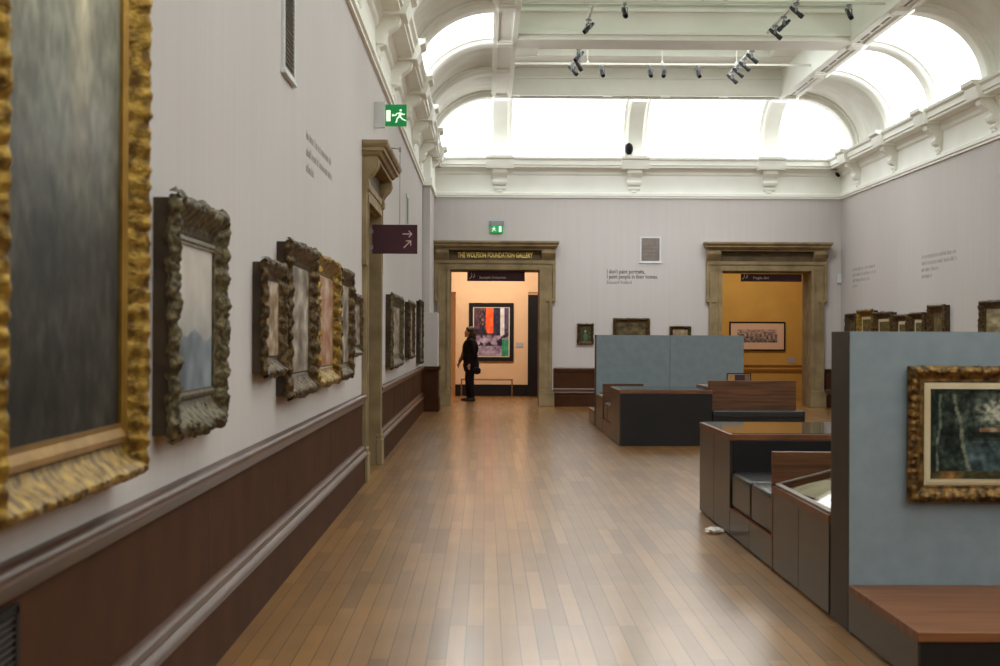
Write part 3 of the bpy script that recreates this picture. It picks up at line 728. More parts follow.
# hanging room signs
for body, lab, x0, x1, zt, zb, tw in (('Scottish Colourists', 'maroon sign reading Scottish Colourists under the lettered lintel', 467, 524.5, 2.93, 2.70, .58), ('Fragile Art', 'maroon sign reading Fragile Art in the doorway to the mustard room', 741, 802, 2.90, 2.72, .34)):
    Y = YB + .18; xc = (x0 + x1) / 2; W = (x1 - x0) * Y / 1560
    r = empty('hanging_sign', (wx(xc, Y), Y, zb)); tag(r, lab, 'sign')
    m = MB(); m.box(-W / 2, W / 2, -.012, .012, 0, zt - zb - .015); m.build('panel', M['maroon'], r, bevel=.003)
    text('lettering', body, tw, (-W / 2 + .26, -.014, .055), (pi / 2, 0, 0), M['paletext'], r, thick=.003, bold=.016)
    m = MB()
    lx = -W / 2 + (.05 if body[0] == 'S' else .03)
    m.tube([(lx, -.016, .05), (lx + .04, -.016, .09), (lx + .05, -.016, .15)], .010, 6); m.tube([(lx + .08, -.016, .07), (lx + .11, -.016, .11), (lx + .10, -.016, .16)], .012, 6); m.ball((lx + .04, -.016, .17), .012, 8, 6); 
    m.build('emblem', M['paletext'], r)
    for s in (-.7, .7):
        m = MB(); m.tube([(s * W / 2, 0, zt - zb - .02), (s * W / 2, 0, 2.925 - zb)], .004, 6); m.build('hanger', M['greymetal'], r)

# ------------------------------------------------------------------ signs and fittings
def runner(mb, ox, oz, s, y, mir=1):
    """running figure pictogram as flat strokes, x right z up"""
    def st(a, b, w):
        a = Vector((ox + mir * a[0] * s, 0, oz + a[1] * s)); b = Vector((ox + mir * b[0] * s, 0, oz + b[1] * s))
        d = (b - a).normalized(); n = Vector((-d.z, 0, d.x)) * w * s / 2
        mb.prism([(a + n), (b + n), (b - n), (a - n)], lambda p, t: (p.x, t, p.z), y - .002, y)
    st((.02, .15), (-.04, -.12), .17); st((.0, .14), (-.22, .10), .06); st((-.22, .10), (-.28, -.04), .06)
    st((.05, .14), (.2, .02), .06); st((.2, .02), (.3, .08), .06)
    st((-.05, -.10), (-.2, -.22), .085); st((-.2, -.22), (-.22, -.44), .075); st((-.22, -.44), (-.30, -.44), .06)
    st((-.0, -.10), (.16, -.26), .085); st((.16, -.26), (.36, -.34), .075)
    c = [(ox + mir * (.03 + .075 * cos(a * pi / 5)) * s, oz + (.30 + .075 * sin(a * pi / 5)) * s) for a in range(10)]
    mb.prism(c, lambda p, t: (p[0], t, p[1]), y - .002, y)
# flag exit sign on the left wall
Ys = 17.6; r = empty('exit_sign', (XL, Ys, 3.865)); tag(r, 'green running man exit sign on a white box projecting above the left doorway', 'sign')
q = Ys / 1560
m = MB(); m.box(0, .125, -.03, .03, -.02, .275); m.build('housing', M['white'], r, bevel=.004)
m = MB(); m.box(.12, .365, -.012, .012, 0, .245); m.build('sign_face', M['green'], r, bevel=.002)
m = MB(); runner(m, .292, .125, .18, -.0122, 1)
m.prism([(.135, .055), (.185, .055), (.185, .18), (.135, .18)], lambda p, t: (p[0], t, p[1]), -.0145, -.0125)
m.prism([(.195, .122), (.215, .142), (.215, .130), (.245, .130), (.245, .116), (.215, .116), (.215, .104)], lambda p, t: (p[0], t, p[1]), -.0145, -.0125)
m.build('pictogram', M['signwhite'], r)
# small exit sign over the lettered doorway
r = empty('exit_sign', (wx(496.3, 33.55), YB, wz(233, YB))); tag(r, 'small lit green exit box above the lettered doorway on the end wall', 'sign')
m = MB(); m.box(-.15, .15, -.08, 0, .15, .26); m.build('housing', M['greymetal'], r, bevel=.004)
m = MB(); m.box(-.135, .135, -.075, -.03, 0, .155); m.build('sign_face', M['greenlit'], r, bevel=.004)
m = MB(); runner(m, -.06, .085, .13, -.076, 1); m.prism([(.045, .02), (.10, .02), (.10, .14), (.045, .14)], lambda p, t: (p[0], t, p[1]), -.078, -.076); m.build('pictogram', M['signwhite'], r)
# maroon direction sign
Y = 16.55; x0, x1 = -1.20, wx(417, Y); z0, z1 = wz(254.3, Y), wz(225.3, Y)
r = empty('direction_sign', (x0, Y, z0)); tag(r, 'maroon direction sign with two pale arrows hanging before the left doorway', 'sign')
W, H = x1 - x0, z1 - z0
m = MB(); m.box(0, W, -.015, .015, 0, H); m.build('panel', M['maroon'], r, bevel=.002)
m = MB()
def arrow(cx, cz, ang, L):
    def rot(p): return (cx + p[0] * cos(ang) - p[1] * sin(ang), cz + p[0] * sin(ang) + p[1] * cos(ang))
    t = L * .09
    for poly in ([(-L / 2, -t / 2), (L / 2 - t, -t / 2), (L / 2 - t, t / 2), (-L / 2, t / 2)], [(L / 2, 0), (L * .18, L * .33), (L * .08, L * .33), (L * .36, 0)], [(L / 2, 0), (L * .36, 0), (L * .08, -L * .33), (L * .18, -L * .33)]):
        m.prism([rot(p) for p in poly], lambda p, t2: (p[0], t2, p[1]), -.018, -.015)
arrow(W - .105, H * .68, 0, .105); arrow(W - .105, H * .33, pi / 4, .11)
m.build('arrows', M['arrow'], r)
m = MB(); hx = wx(399.3, Y) - x0; m.tube([(hx, 0, H), (hx, 0, 3.48 - z0)], .0035, 6); m.tube([(hx, 0, 3.48 - z0), (hx - .13, 0, 3.50 - z0), (hx-.13,.02,3.50-z0)], .006, 6); m.box(hx - .012, hx + .012, -.012, .012, 3.45 - z0, 3.50 - z0)
m.box(-.03, .01, -.02, .02, .05, .09); m.box(-.03, .01, -.02, .02, H - .09, H - .05)
m.build('hanger', M['greymetal'], r)

def vent(label, loc, rz, W, H):
    r = empty('wall_vent', loc, rz); tag(r, label, 'vent')
    m = MB(); e = .035
    m.box(-W / 2, W / 2, -.02, 0, 0, e); m.box(-W / 2, W / 2, -.02, 0, H - e, H); m.box(-W / 2, -W / 2 + e, -.02, 0, e, H - e); m.box(W / 2 - e, W / 2, -.02, 0, e, H - e)
    m.box(-W / 2 - .02, W / 2 + .02, -.03, 0, -.015, .008)
    m.build('vent_frame', M['white'], r, bevel=.003)
    m = MB(); m.box(-W / 2 + e, W / 2 - e, -.004, 0, e, H - e); z = e + .01
    while z < H - e - .02:
        m.prism([(-.016, z), (-.002, z + .012), (-.002, z + .016), (-.016, z + .004)], lambda p, t: (t, p[0], p[1]), -W / 2 + e, W / 2 - e); z += .03
    m.build('louvres', M['louvre'], r)
vent('square louvred vent on the end wall above the portrait quotation', (wx(650.2, YB), YB, wz(260.5, YB) - .03), 0, .46, .56)
vent('louvred vent with white frame high on the left wall near the camera', (XL, 9.88, 3.13), HW, .56, .62)
vent('louvred vent high on the left wall beyond the left doorway', (XL, 24.9, 3.25), HW, .56, .5)
# dark grille in the panelling
r = empty('floor_grille', (XL + .012, 3.45, .40)); r.rotation_euler = (0, 0, HW); tag(r, 'dark slatted grille in the mahogany panelling at the lower left corner', 'vent')
m = MB(); m.box(-.72, .72, -.012, 0, 0, .03); m.box(-.72, .72, -.012, 0, .36, .385); m.box(.69, .72, -.012, 0, 0, .38); m.box(-.72, -.69, -.012, 0, 0, .38); m.build('grille_frame', M['dark'], r)
m = MB(); m.box(-.7, .7, -.003, 0, .02, .37)
for k in range(17): m.box(-.7, .7, -.010, -.002, .035 + k * .0195, .043 + k * .0195)
m.build('slats', M['black'], r)
# end wall odds
m = MB(); m.box(-.05, .05, -.06, .002, 0, .19); o = m.build('sensor_box', M['white'], bevel=.01); o.location = (wx(839.2, YB), YB, wz(281.5, YB)); tag(o, 'little white box on the end wall right of the mustard doorway', 'sensor')
r = empty('loudspeaker', (3.06, YB - .34, 5.372)); tag(r, 'small black egg shaped loudspeaker on the cream ledge of the end wall', 'loudspeaker')
m = MB(); m.ball((0, -.03, .15), (.085, .085, .13)); m.build('speaker_body', M['dark'], r, smooth=True)
m = MB(); m.box(-.09, .07, .02, .10, 0, .26); m.tube([(0, -.02, 0), (0, -.02, .05)], .03, 8); m.build('mount', M['white'], r, bevel=.006)
r = empty('security_camera', (7.57, YB - .16, 4.96)); tag(r, 'tiny black security camera tucked under the ledge in the far right corner', 'security camera')
m = MB(); m.tube([(0, .04, .07), (0, -.10, .03)], .035, 10); m.build('camera_body', M['dark'], r, smooth=True)
m = MB(); m.box(-.02, .02, .02, .145, .07, .11); m.build('mount', M['greymetal'], r)

# wall quotations
q = empty('wall_quotation', (wx(606.5, YB), YB, 2.62)); tag(q, 'grey quotation about painting portraits lettered on the end wall', 'wall text')
RX = (pi / 2, 0, 0)
text('quotation_line', "I don't paint portraits,", .82, (0, 0, .255), RX, M['text'], q, thick=.001, font_w=.125, bold=.016)
text('quotation_line', "I paint people in their homes.", 1.10, (0, 0, .145), RX, M['text'], q, thick=.001, font_w=.125, bold=.016)
text('quotation_line', "Edouard Vuillard", .53, (0, 0, .03), RX, M['text'], q, thick=.001, font_w=.10)
def blurred_lines(label, loc, rz, lens, h, pitch, seed):
    rnd = random.Random(seed); z = 0; o = empty('wall_quotation', loc, rz); tag(o, label, 'wall text')
    for L in lens:
        x = 0; m = MB()
        while x < L:
            wl = rnd.randint(2, 8)
            for k in range(wl):
                if x > L: break
                a = h * (1.5 if rnd.random() < .25 else 1.0)
                w = h * .16
                m.box(x, x + w, -.0015, 0, z, z + a)
                if rnd.random() < .8: m.box(x + w, x + h * .5, -.0015, 0, z + h * .84, z + h)
                if rnd.random() < .6: m.box(x + h * .5, x + h * .5 + w, -.0015, 0, z, z + h)
                x += h * .85
            x += h * .7
        z -= pitch; m.build('quotation_line', M['fainttext'], o)
    return o
blurred_lines('faint three line wall text high on the left wall above the cluster of frames', (XL, 10.95, 2.88), HW, (1.75, 1.85, .55), .045, .115, 1)
blurred_lines('faint wall text on the right wall close to the far corner', (XR, 32.6, 2.90), -HW, (1.9, 1.9, 1.4, .4), .055, .115, 2)
blurred_lines('faint wall text on the right wall above the tall dark frame', (XR, 27.45, 2.90), -HW, (2.0, 2.05, 1.0, .6), .055, .115, 3)

# ------------------------------------------------------------------ islands of furniture
XI = 1.86
def display_table(label, y0, y1, x1, group=None):
    r = empty('display_table', (XI, (y0 + y1) / 2, 0)); tag(r, label, 'table', group); D = (y1 - y0) / 2; W = x1 - XI
    m = MB(); m.box(.02, W, -D, D, .0, .72); m.build('body', M['black'], r, bevel=.004)
    for a, b in ((-D + .002, -.004), (.004, D - .002)):
        m = MB(); m.box(0, .02, a, b, .012, .722); m.build('side_panel', M['laminate'], r, bevel=.002)
    m = MB(); m.box(-.003, W + .003, -D - .003, D + .003, .722, .768); m.build('top_edging', M['walnut_edge'], r, bevel=.003)
    m = MB(); m.box(.02, W - .02, -D + .02, D - .02, .768, .774); m.build('glass_top', M['glasstop'], r)
    return r
def bench(label, y0, y1, x1, s=1):
    r = empty('upholstered_bench', (XI, (y0 + y1) / 2, 0)); tag(r, label, 'bench'); D = (y1 - y0) / 2; W = x1 - XI
    m = MB(); m.box(.02, W, -D, D, 0, .21); m.build('base', M['black'], r)
    for a, b in ((-D + .002, -.004), (.004, D - .002)):
        m = MB(); m.box(0, .02, a, b, .012, .195); m.build('side_panel', M['laminate'], r, bevel=.002)
    m = MB(); m.box(-.003, W, -D, D, .195, .212); m.build('edging', M['walnut_edge'], r)
    for a, b in ((-D + .01, -.006), (.006, D - .01)):
        m = MB()
        def f(u, v, a=a, b=b):
            return 0
        m.box(.012, W - .2, a, b, .214, .485); o = m.build('cushion', M['leather'], r, smooth=True, bevel=.035, seg=4, angle=60)
    m = MB(); m.box(W - .19, W, -D + .01, D - .01, .212, .72); m.build('backrest', M['leather'], r, bevel=.03, smooth=True, angle=60)
    return r
def vitrine(label, y0, y1, x1, far):
    """sloping glass case; the tall walnut end board stands at y = far end"""
    r = empty('display_case', (XI, (y0 + y1) / 2, 0)); tag(r, label, 'display case'); D = (y1 - y0) / 2; W = x1 - XI
    bt = .045; yb0, yb1 = (D - bt, D) if far > 0 else (-D, -D + bt)
    lo, hi = (-D, D - bt) if far > 0 else (-D + bt, D)
    m = MB(); m.box(.02, W, lo, hi, 0, .46); m.build('body', M['black'], r)
    mid = (lo + hi) / 2
    for a, b in ((lo + .002, mid - .004), (mid + .004, hi - .002)):
        m = MB(); m.box(0, .02, a, b, .012, .50); m.build('side_panel', M['laminate'], r, bevel=.002)
    sl = lambda x: .545 + .26 * x
    m = MB(); t = .045                                    # walnut rim following the slope
    fn = lambda p, y: (p[0], y, p[1])
    m.prism([(-.003, .50), (t, .50), (t, sl(t)), (-.003, sl(0))], fn, lo, hi)
    m.prism([(W - t, .46), (W, .46), (W, sl(W)), (W - t, sl(W - t))], fn, lo, hi)
    m.prism([(t, .46), (W - t, .46), (W - t, sl(W - t)), (t, sl(t))], fn, lo, lo + t)
    m.prism([(t, .46), (W - t, .46), (W - t, sl(W - t)), (t, sl(t))], fn, hi - t, hi)
    m.build('rim', M['walnut_edge'], r)
    m = MB(); m.prism([(t, sl(t) - .045), (W - t, sl(W - t) - .045), (W - t, sl(W - t) - .035), (t, sl(t) - .035)], fn, lo + t, hi - t); m.build('tray', M['tray'], r)
    m = MB(); m.prism([(.01, sl(.01) + .001), (W - .01, sl(W - .01) + .001), (W - .01, sl(W - .01) + .009), (.01, sl(.01) + .009)], fn, lo + .01, hi - .01); m.build('glass_lid', M['glass'], r)
    m = MB()
    for a, b in ((lo + .008, lo + .04), (hi - .05, hi - .008)): m.prism([(.01, sl(.01) + .009), (W - .01, sl(W - .01) + .009), (W - .01, sl(W - .01) + .014), (.01, sl(.01) + .014)], fn, a, b)
    m.prism([(.008, sl(.008) + .008), (.035, sl(.035) + .008), (.035, sl(.035) + .014), (.008, sl(.008) + .014)], fn, lo + .04, hi - .05)
    m.build('lid_frame', M['louvre'], r)
    m = MB(); m.box(-.003, W, yb0, yb1, .0, .765); m.build('end_board', M['walnut'], r, bevel=.003)
    return r
def screen(label, y0, y1, x1, seam=None):
    r = empty('partition_screen', (XI, (y0 + y1) / 2, 0)); tag(r, label, 'partition screen'); D = (y1 - y0) / 2; W = x1 - XI
    m = MB(); m.box(0, W, -D + .012, D - .012, 0, 1.535); m.build('core', M['edge'], r, bevel=.002)
    n = 2; w = W / n
    for s in (-1, 1):
        for k in range(n):
            m = MB(); m.box(k * w + .003, (k + 1) * w - .003, s * D, s * (D - .012), 0.0, 1.534); m.build('felt_panel', M['blue'], r)
    return r
def low_plinth(label, y0, y1, x1):
    r = empty('low_plinth', (XI, (y0 + y1) / 2, 0)); tag(r, label, 'plinth'); D = (y1 - y0) / 2; W = x1 - XI
    m = MB(); m.box(.012, W - .01, -D + .012, D - .004, 0, .20); m.build('body', M['black'], r)
    m = MB(); m.box(0, .012, -D + .01, D - .004, .01, .20); m.build('side_panel', M['laminate'], r)
    m = MB(); m.box(-.003, W, -D, D - .004, .20, .243); m.build('top_board', M['walnut_top'], r, bevel=.003)
    return r
# near island
screen('near tall blue grey screen with dark edge carrying the woodland painting', 7.94, 8.37, 4.35)
low_plinth('low walnut topped plinth at the foot of the near blue screen', 6.66, 7.94, 4.35)
vitrine('sloping glass case with walnut end board behind the near blue screen', 8.40, 10.08, 3.10, 1)
bench('black cushioned bench between the near glass topped table and glass case', 10.09, 11.80, 3.10)
display_table('near glass topped table with bronze side panels and walnut edge', 11.81, 13.46, 3.14)
# far island
display_table('far dark boxy table with walnut edge before the distant blue screen', 21.5, 23.05, 3.14)
bench('black cushioned bench behind the far dark table', 23.06, 24.52, 3.10)
vitrine('distant glass case with walnut end board in front of the far blue screen', 24.53, 26.03, 2.50, -1)
screen('distant pale blue screen with a centre seam before the end wall', 26.05, 26.45, 4.33)
low_plinth('distant low plinth behind the far blue screen', 26.46, 27.9, 4.33)
r = empty('walnut_backed_bench', (3.15, 21.5, 0)); tag(r, 'dark bench with a broad walnut backboard beside the far dark table', 'bench')
m = MB(); m.box(0.0, 1.27, 0, .56, 0, .40); m.build('base', M['black'], r)
m = MB(); m.box(0.0, 1.275, -.005, .50, .40, .488); m.build('seat', M['leather'], r, bevel=.012)
m = MB(); m.box(.005, 1.25, .50, .55, .40, .892); m.build('backboard', M['walnut'], r, bevel=.003)
r = empty('display_counter', (3.17, 22.1, 0)); tag(r, 'low counter hidden behind the walnut backboard carrying a book rack', 'counter')
m = MB(); m.box(0, 1.2, 0, 1.2, 0, .76); m.build('body', M['black'], r)
m = MB(); m.box(-.005, 1.205, -.005, 1.205, .76, .80); m.build('top', M['walnut_edge'], r)
Y = 22.5
r = empty('book_rack', (wx(739.5, Y), Y, .80)); tag(r, 'small dark rack of booklets showing above the walnut backboard', 'rack')
m = MB()
for x in (-.17, .17): m.tube([(x, 0, 0), (x, 0, .18)], .008, 6)
for z in (.008, .18): m.tube([(-.17, 0, z), (.17, 0, z)], .008, 6)
m.box(-.17, .17, 0, .07, 0, .012)
m.build('rack_frame', M['dark'], r)
for i, (x0, x1, c, lab) in enumerate(((-.16, -.06, (206, 150, 84), 'tan booklet at the left end of the small rack'), (-.055, .09, (70, 28, 30), 'dark red booklet in the middle of the small rack'), (.095, .16, (140, 116, 104), 'pale grey booklet at the right end of the small rack'))):
    m = MB(); m.box(x0, x1, 0, .022, 0, .15); o = m.build('booklet', mat('booklet cover', c, tuple(int(q * .7) for q in c), 40, .6)); o.location = (wx(739.5, Y), Y + .012, .8125); tag(o, lab, 'book', 'booklets in the rack')

# painting on the near screen
picture('woodland_painting', 'dark woodland and water painting in a carved gold frame on the blue screen', (2.145 + .48, 7.94, wz(499.5, 7.94)), 0, .96, wz(363.6, 7.94) - wz(499.5, 7.94), .098, .07, p_wood, M['gilt_old'], orn=.0045, step=.006, lam=.042, slip=.019, nx=110, seed=30, cat='painting', style='ridge', mt=M['paint_matt'])

# open book in the near glass case
r = empty('open_book', (2.20, 9.44, .6015), 0); r.rotation_euler = (0, -math.atan(.26), .10); tag(r, 'open pale book lying under the glass of the near case', 'book')
m = MB()
for s in (-1, 1):
    m.grid(10, 1, lambda u, v, s=s: (s * (.005 + u * .255), -.34 + .68 * v, .008 + .012 * sin(min(1, u * 1.1) * pi * .92) ** .7))
m.build('pages', M['page'], r, smooth=True)
m = MB(); m.box(-.26, .26, -.35, .35, 0, .007); m.build('cover', M['maroon'], r)
m = MB()
o = None
# white socket plug on the floor, shaped as a crumpled scrap
m = MB(); g = bmesh.ops.create_icosphere(m.b, subdivisions=3, radius=1)
for v in m.b.verts:
    d = 1 + .5 * noise.noise(v.co * 2.4); v.co = Vector((v.co.x * .065 * d, v.co.y * .06 * d, max(-.9, v.co.z) * .026 * d + .023))
o = m.build('floor_plug', M['plug'], smooth=True, angle=25); o.location = (1.765, 11.93, 0.0); tag(o, 'small white socket plug in a crumpled shape on the floor beside the near bench', 'paper scrap')

# ------------------------------------------------------------------ lighting tracks and spotlights
def track(label, p0, p1, drop):
    r = empty('lighting_track', p0); tag(r, label, 'lighting track'); d = Vector(p1) - Vector(p0)
    m = MB(); 
    if abs(d.x) > abs(d.y): m.box(0, d.x, -.02, .02, -.018, .018)
    else: m.box(-.02, .02, 0, d.y, -.018, .018)
    m.build('rail', M['rod'], r)
    for t in drop:
        m = MB(); q = d * t; m.tube([(q.x, q.y, .018), (q.x, q.y, 7.0 - p0[2])], .008, 6); m.ball((q.x, q.y, .03), .028, 8, 6); m.build('suspension_rod', M['rod'], r)
track('white lighting track across the deepest ceiling coffer', (BX[1], 29.1, 6.60), (BX[2], 29.1, 6.60), (.25, .5, .75))
track('white lighting track across the second ceiling coffer', (BX[1], 23.7, 6.60), (BX[2], 23.7, 6.60), (.25, .5, .75))
track('lengthwise track in the deepest coffer nearer the left beam', (1.62, cross[0] + .37, 6.56), (1.62, 29.0, 6.56), (.3,))
track('lengthwise track in the deepest coffer nearer the right beam', (4.66, cross[0] + .37, 6.56), (4.66, 30.0, 6.56), (.3,))
track('lengthwise track in the second coffer nearer the right beam', (4.66, 22.4, 6.56), (4.66, cross[0] - .5, 6.56), (.3,))
track('lengthwise track in the second coffer nearer the left beam', (1.62, 23.8, 6.56), (1.62, cross[0] - .5, 6.56), (.5,))
spot = None
def spotlight(label, x, y, z, az, tilt, k=1.0):
    global spot
    if spot is None:
        r = empty('track_spotlight')
        m = MB(); m.box(-.03, .03, -.06, .06, -.05, 0); m.tube([(0, 0, -.04), (0, 0, -.10)], .012, 8); m.build('adapter', M['greymetal'], r, bevel=.004)
        m = MB(); m.box(-.065, -.055, -.02, .02, -.19, -.09); m.box(.055, .065, -.02, .02, -.19, -.09); m.box(-.065, .065, -.02, .02, -.10, -.09); m.build('yoke', M['greymetal'], r)
        m = MB(); d = Vector((0, -.75, -.66)).normalized(); c = Vector((0, 0, -.19))
        m.tube([c - d * .11, c - d * .10, c + d * .10], .045, 14); m.tube([c + d * .10, c + d * .16], .052, 14, False); m.tube([c + d * .09, c + d * .10], .058, 14)
        m.tube([c - d * .17, c - d * .11], .035, 12)
        m.build('lamp_head', M['track'], r, smooth=True, angle=40); spot = r
    else: r = copy_tree(spot)
    r.location = (x, y, z); r.rotation_euler = (0, 0, az); r.scale = (.75, .75, .75)
    tag(r, label, 'spotlight', 'spotlights under the ceiling coffers'); return r
ts = 6.582
SP = [
 ('spotlight hanging where the two tracks cross near the left beam', 1.60, 28.7, 6.54, .8),
 ('paired spotlight beside the track crossing near the left beam', 1.66, 28.1, 6.54, 2.4),
 ('spotlight alone on the left lengthwise track of the deepest coffer', 1.62, 27.2, 6.54, -.9),
 ('lone spotlight on the far cross track left of the middle pair', 2.16, 29.1, ts, .2),
 ('left one of the close pair in the middle of the far cross track', 3.06, 29.1, ts, .1),
 ('right one of the close pair in the middle of the far cross track', 3.32, 29.1, ts, -.2),
 ('spotlight on the far cross track right of the middle pair', 3.95, 29.1, ts, .3),
 ('lowest of the slanting line of spotlights by the right beam', 4.66, 29.5, 6.54, 1.2),
 ('second of the slanting line of spotlights by the right beam', 4.66, 28.8, 6.54, 1.4),
 ('third of the slanting line of spotlights by the right beam', 4.66, 28.1, 6.54, 1.2),
 ('topmost of the slanting line of spotlights by the right beam', 4.66, 27.3, 6.54, 1.3),
 ('lower one of the spotlights high on the right lengthwise track', 4.66, 25.1, 6.54, 1.2),
 ('middle one of the spotlights high on the right lengthwise track', 4.66, 24.4, 6.54, -1.5),
 ('upper one of the spotlights cut by the top of the photo', 4.66, 23.4, 6.54, 1.2),
 ('angled spotlight near the top of the photo by the left beam', 1.62, 24.7, 6.54, -.9),
 ('spotlight pointing down at the top of the photo left of centre', 2.10, 23.7, ts, .1),
 ('spotlight close to the right beam at the top of the photo', 5.52, 23.7, ts, .2)]
for lab, x, y, z, az in SP: spotlight(lab, x, y, z, az, 0)

# ------------------------------------------------------------------ the visitor
def blob(mb, name, mt, parent, vox=.012, sm=4):
    me = bpy.data.meshes.new('tmp'); bmesh.ops.recalc_face_normals(mb.b, faces=mb.b.faces); mb.b.to_mesh(me); mb.b.free()
    t = bpy.data.objects.new('tmp', me); COL.objects.link(t)
    r = t.modifiers.new('r', 'REMESH'); r.mode = 'VOXEL'; r.voxel_size = vox
    s = t.modifiers.new('s', 'SMOOTH'); s.iterations = sm; s.factor = .5
    bpy.context.view_layer.update()
    m2 = bpy.data.meshes.new_from_object(t.evaluated_get(bpy.context.evaluated_depsgraph_get()))
    bpy.data.objects.remove(t); m2.name = name; m2.materials.clear(); m2.materials.append(mt)
    for p in m2.polygons: p.use_smooth = True
    o = bpy.data.objects.new(name, m2); COL.objects.link(o); o.parent = parent
    return o
PY = 36.3
pr = empty('person', (wx(470.5, PY), PY, 0)); tag(pr, 'person in a long black coat walking left through the lettered doorway', 'person')
# body faces -x
m = MB()
m.ball((-.03, 0, 1.59), (.098, .078, .118)); m.ball((-.075, 0, 1.545), (.055, .05, .06)); m.cap((-.118, 0, 1.60), .012, (-.142, 0, 1.572), .014)
m.ball((-.122, 0, 1.535), (.015, .026, .012)); m.ball((-.115, 0, 1.50), (.022, .025, .02)); m.ball((-.102, -.03, 1.61), (.018, .014, .01)); m.ball((-.102, .03, 1.61), (.018, .014, .01))
m.ball((-.02, -.078, 1.58), (.02, .012, .032)); m.ball((-.02, .078, 1.58), (.02, .012, .032))
m.cap((-.01, 0, 1.50), .052, (.01, 0, 1.40), .06); m.cap((.01, 0, 1.36), .12, (.0, 0, 1.0), .12); m.cap((0, -.08, .95), .09, (.01, -.09, .50), .055); m.cap((0, .08, .95), .09, (-.05, .09, .50), .055)
m.cap((.01, -.09, .50), .05, (.05, -.09, .09), .036); m.cap((-.05, .09, .50), .05, (-.04, .09, .09), .036)
m.cap((0, .17, 1.38), .05, (-.12, .20, 1.12), .04); m.cap((-.12, .20, 1.12), .038, (-.25, .15, .90), .026)
m.cap((0, -.19, 1.38), .05, (.03, -.23, 1.10), .04); m.cap((.03, -.23, 1.10), .036, (-.02, -.23, .86), .026)
for (hx, hy, hz, dx) in ((-.265, .145, .875, -.25), (-.025, -.23, .83, -.05)):
    m.ball((hx, hy, hz), (.03, .018, .045)); 
    for k, (f, L) in enumerate(((-.024, .06), (-.009, .072), (.007, .068), (.021, .052))):
        a = Vector((hx + f * .8, hy, hz - .03)); b = a + Vector((dx * .08 - .004, .0, -L * .55)); c = b + Vector((.012, 0, -L * .45)); m.cap(a, .0095, b, .009, 8); m.cap(b, .009, c, .0075, 8)
    m.cap((hx - .018, hy - .01, hz + .005), .011, (hx - .05, hy - .014, hz - .035), .009, 8)
blob(m, 'body', M['skin'], pr, .0075, 3)
m = MB()
m.ball((.005, 0, 1.625), (.108, .094, .108)); m.ball((.045, 0, 1.55), (.085, .098, .11)); m.ball((.06, 0, 1.46), (.075, .09, .08)); m.ball((.02, -.075, 1.52), (.055, .03, .085)); m.ball((.02, .075, 1.52), (.055, .03, .085)); m.ball((-.06, 0, 1.685), (.045, .07, .03))
h = blob(m, 'hair', M['hair'], pr, .010, 2)
for v in h.data.vertices:
    v.co += v.normal * (.008 * noise.noise(v.co * 45) + .006 * noise.noise(v.co * 90))
m = MB()
m.cap((.005, -.10, 1.37), .095, (.005, .10, 1.37), .095); m.ball((.0, 0, 1.22), (.165, .205, .24)); m.ball((.0, 0, 1.0), (.155, .20, .22)); m.ball((.015, 0, .84), (.165, .205, .20)); m.ball((.02, 0, .73), (.155, .19, .09))
m.cap((.0, -.17, 1.38), .072, (.035, -.235, 1.10), .058); m.cap((.035, -.235, 1.10), .056, (-.015, -.235, .90), .045); m.cap((.0, 0, 1.42), .085, (.0, 0, 1.44), .07)
ct = blob(m, 'coat', M['coat'], pr, .014, 3)
for v in ct.data.vertices: v.co.x *= 1.18
m = MB(); m.cap((-.02, .17, 1.38), .07, (-.135, .19, 1.13), .055); m.cap((-.135, .19, 1.13), .052, (-.245, .15, .92), .040); m.cap((-.06, -.02, 1.38), .05, (-.155, .02, 1.15), .045); m.cap((-.155, .02, 1.15), .045, (-.20, .08, 1.0), .04)
blob(m, 'tan_sleeve', M['sleeve'], pr, .012, 2)
m = MB()
m.cap((0, -.08, .85), .115, (.01, -.09, .50), .08); m.cap((0, .08, .85), .115, (-.05, .09, .50), .08); m.cap((.01, -.09, .50), .078, (.05, -.09, .12), .058); m.cap((-.05, .09, .50), .078, (-.045, .09, .12), .058)
blob(m, 'trousers', M['coat'], pr, .014, 2)
for (sx, sy) in ((.05, -.09), (-.045, .09)):
    m = MB(); m.ball((sx - .07, sy, .035), (.11, .045, .036)); m.ball((sx + .02, sy, .05), (.055, .042, .05)); m.box(sx - .17, sx + .07, sy - .035, sy + .035, .0, .02)
    blob(m, 'shoe', M['shoe'], pr, .009, 2)
r = empty('shoulder_bag', (wx(470.5, PY) + .15, PY - .30, .62)); tag(r, 'small black bag hanging at the hip of the person in black', 'bag')
m = MB(); m.ball((0, 0, .09), (.10, .045, .09)); m.box(-.09, .09, -.03, .03, .02, .14); blob(m, 'bag_body', M['coat'], r, .012, 3)
m = MB(); m.tube([(-.06, 0, .16), (-.09, -.03, .35), (-.12, -.045, .50)], .010, 6); m.build('strap', M['coat'], r, smooth=True)

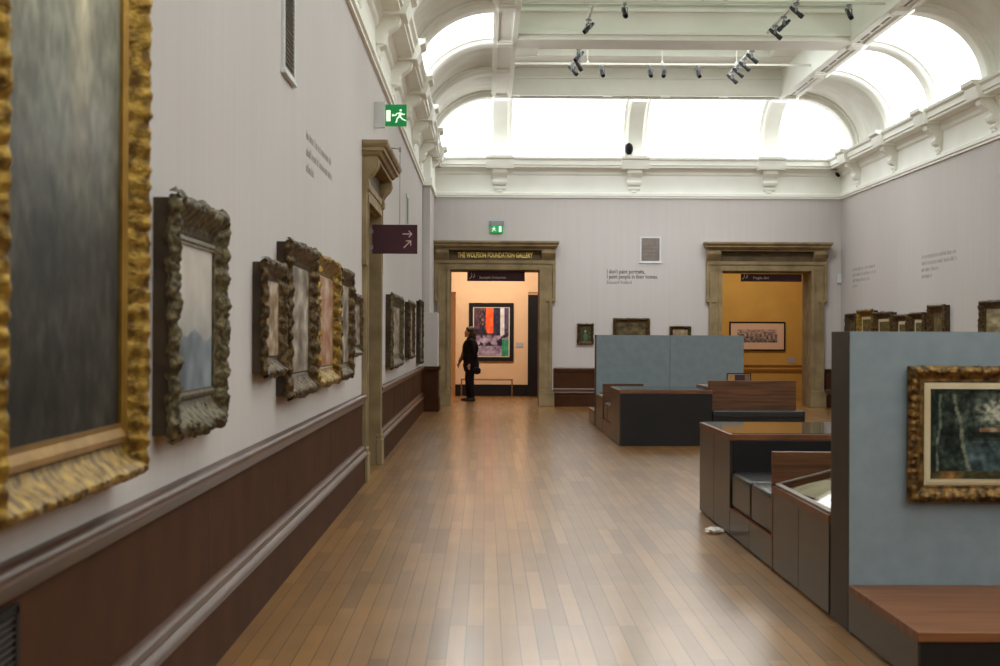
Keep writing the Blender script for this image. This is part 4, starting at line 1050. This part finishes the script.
# ------------------------------------------------------------------ lights of the rooms beyond
def area(loc, size, power, col, rot):
    l = bpy.data.lights.new('room_lamp', 'AREA'); l.size = size; l.energy = power; l.color = col
    o = bpy.data.objects.new('room_lamp', l); COL.objects.link(o); o.location = loc; o.rotation_euler = rot; return o
area((.2, 37.2, 4.1), 1.2, 85, (1, .90, .80), (math.radians(25), 0, 0))
area((1.9, 43.5, 4.1), 1.0, 50, (1, .80, .58), (0, 0, 0))
area((6.2, 36.3, 4.1), 1.2, 32, (1, .90, .80), (math.radians(20), 0, 0))

def lamp(x, y, z, tx, ty, tz, power, ang=110, col=(.95, .97, 1)):
    l = bpy.data.lights.new('track_lamp', 'SPOT'); l.energy = power; l.spot_size = math.radians(ang); l.spot_blend = 1; l.shadow_soft_size = .06; l.color = col
    o = bpy.data.objects.new('track_lamp', l); COL.objects.link(o); o.location = (x, y, z)
    o.rotation_euler = (Vector((tx, ty, tz)) - Vector((x, y, z))).to_track_quat('-Z', 'Y').to_euler()
for x in (.9, 2.16, 3.32, 4.6, 5.7): lamp(x, 29.25, 6.30, x, YB, 1.6, 62, 84)
for y in (29.4, 26.6, 23.6): lamp(4.4, y, 6.30, XR, y, 1.7, 55, 84)
w = bpy.data.worlds.new('World'); S.world = w; w.use_nodes = True
w.node_tree.nodes['Background'].inputs[0].default_value = (.6, .65, .7, 1); w.node_tree.nodes['Background'].inputs[1].default_value = .05

# ------------------------------------------------------------------ camera
cd = bpy.data.cameras.new('camera'); cam = bpy.data.objects.new('camera', cd); COL.objects.link(cam)
cd.sensor_width = 36; cd.lens = 1560 * 36 / 1000; cd.clip_end = 200; cd.clip_start = .05
yaw = math.atan(15 / 1560); pitch = math.atan(3.5 / 1560)
R = Matrix.Rotation(-yaw, 4, 'Z') @ Matrix.Rotation(pi / 2 + pitch, 4, 'X') @ Matrix.Rotation(math.radians(.27), 4, 'Z')
cam.matrix_world = Matrix.Translation((0, 0, 1.5)) @ R
cd.dof.use_dof = True; cd.dof.focus_distance = 26; cd.dof.aperture_fstop = 5.0
S.camera = cam
S.view_settings.view_transform = 'Standard'; S.view_settings.look = 'None'; S.view_settings.gamma = 1; S.view_settings.use_curve_mapping = False
S.view_settings.exposure = 1.3
S.cycles.max_bounces = 8; S.cycles.diffuse_bounces = 5; S.cycles.use_denoising = True
S.cycles.caustics_reflective = False; S.cycles.caustics_refractive = False; S.cycles.sample_clamp_indirect = 6
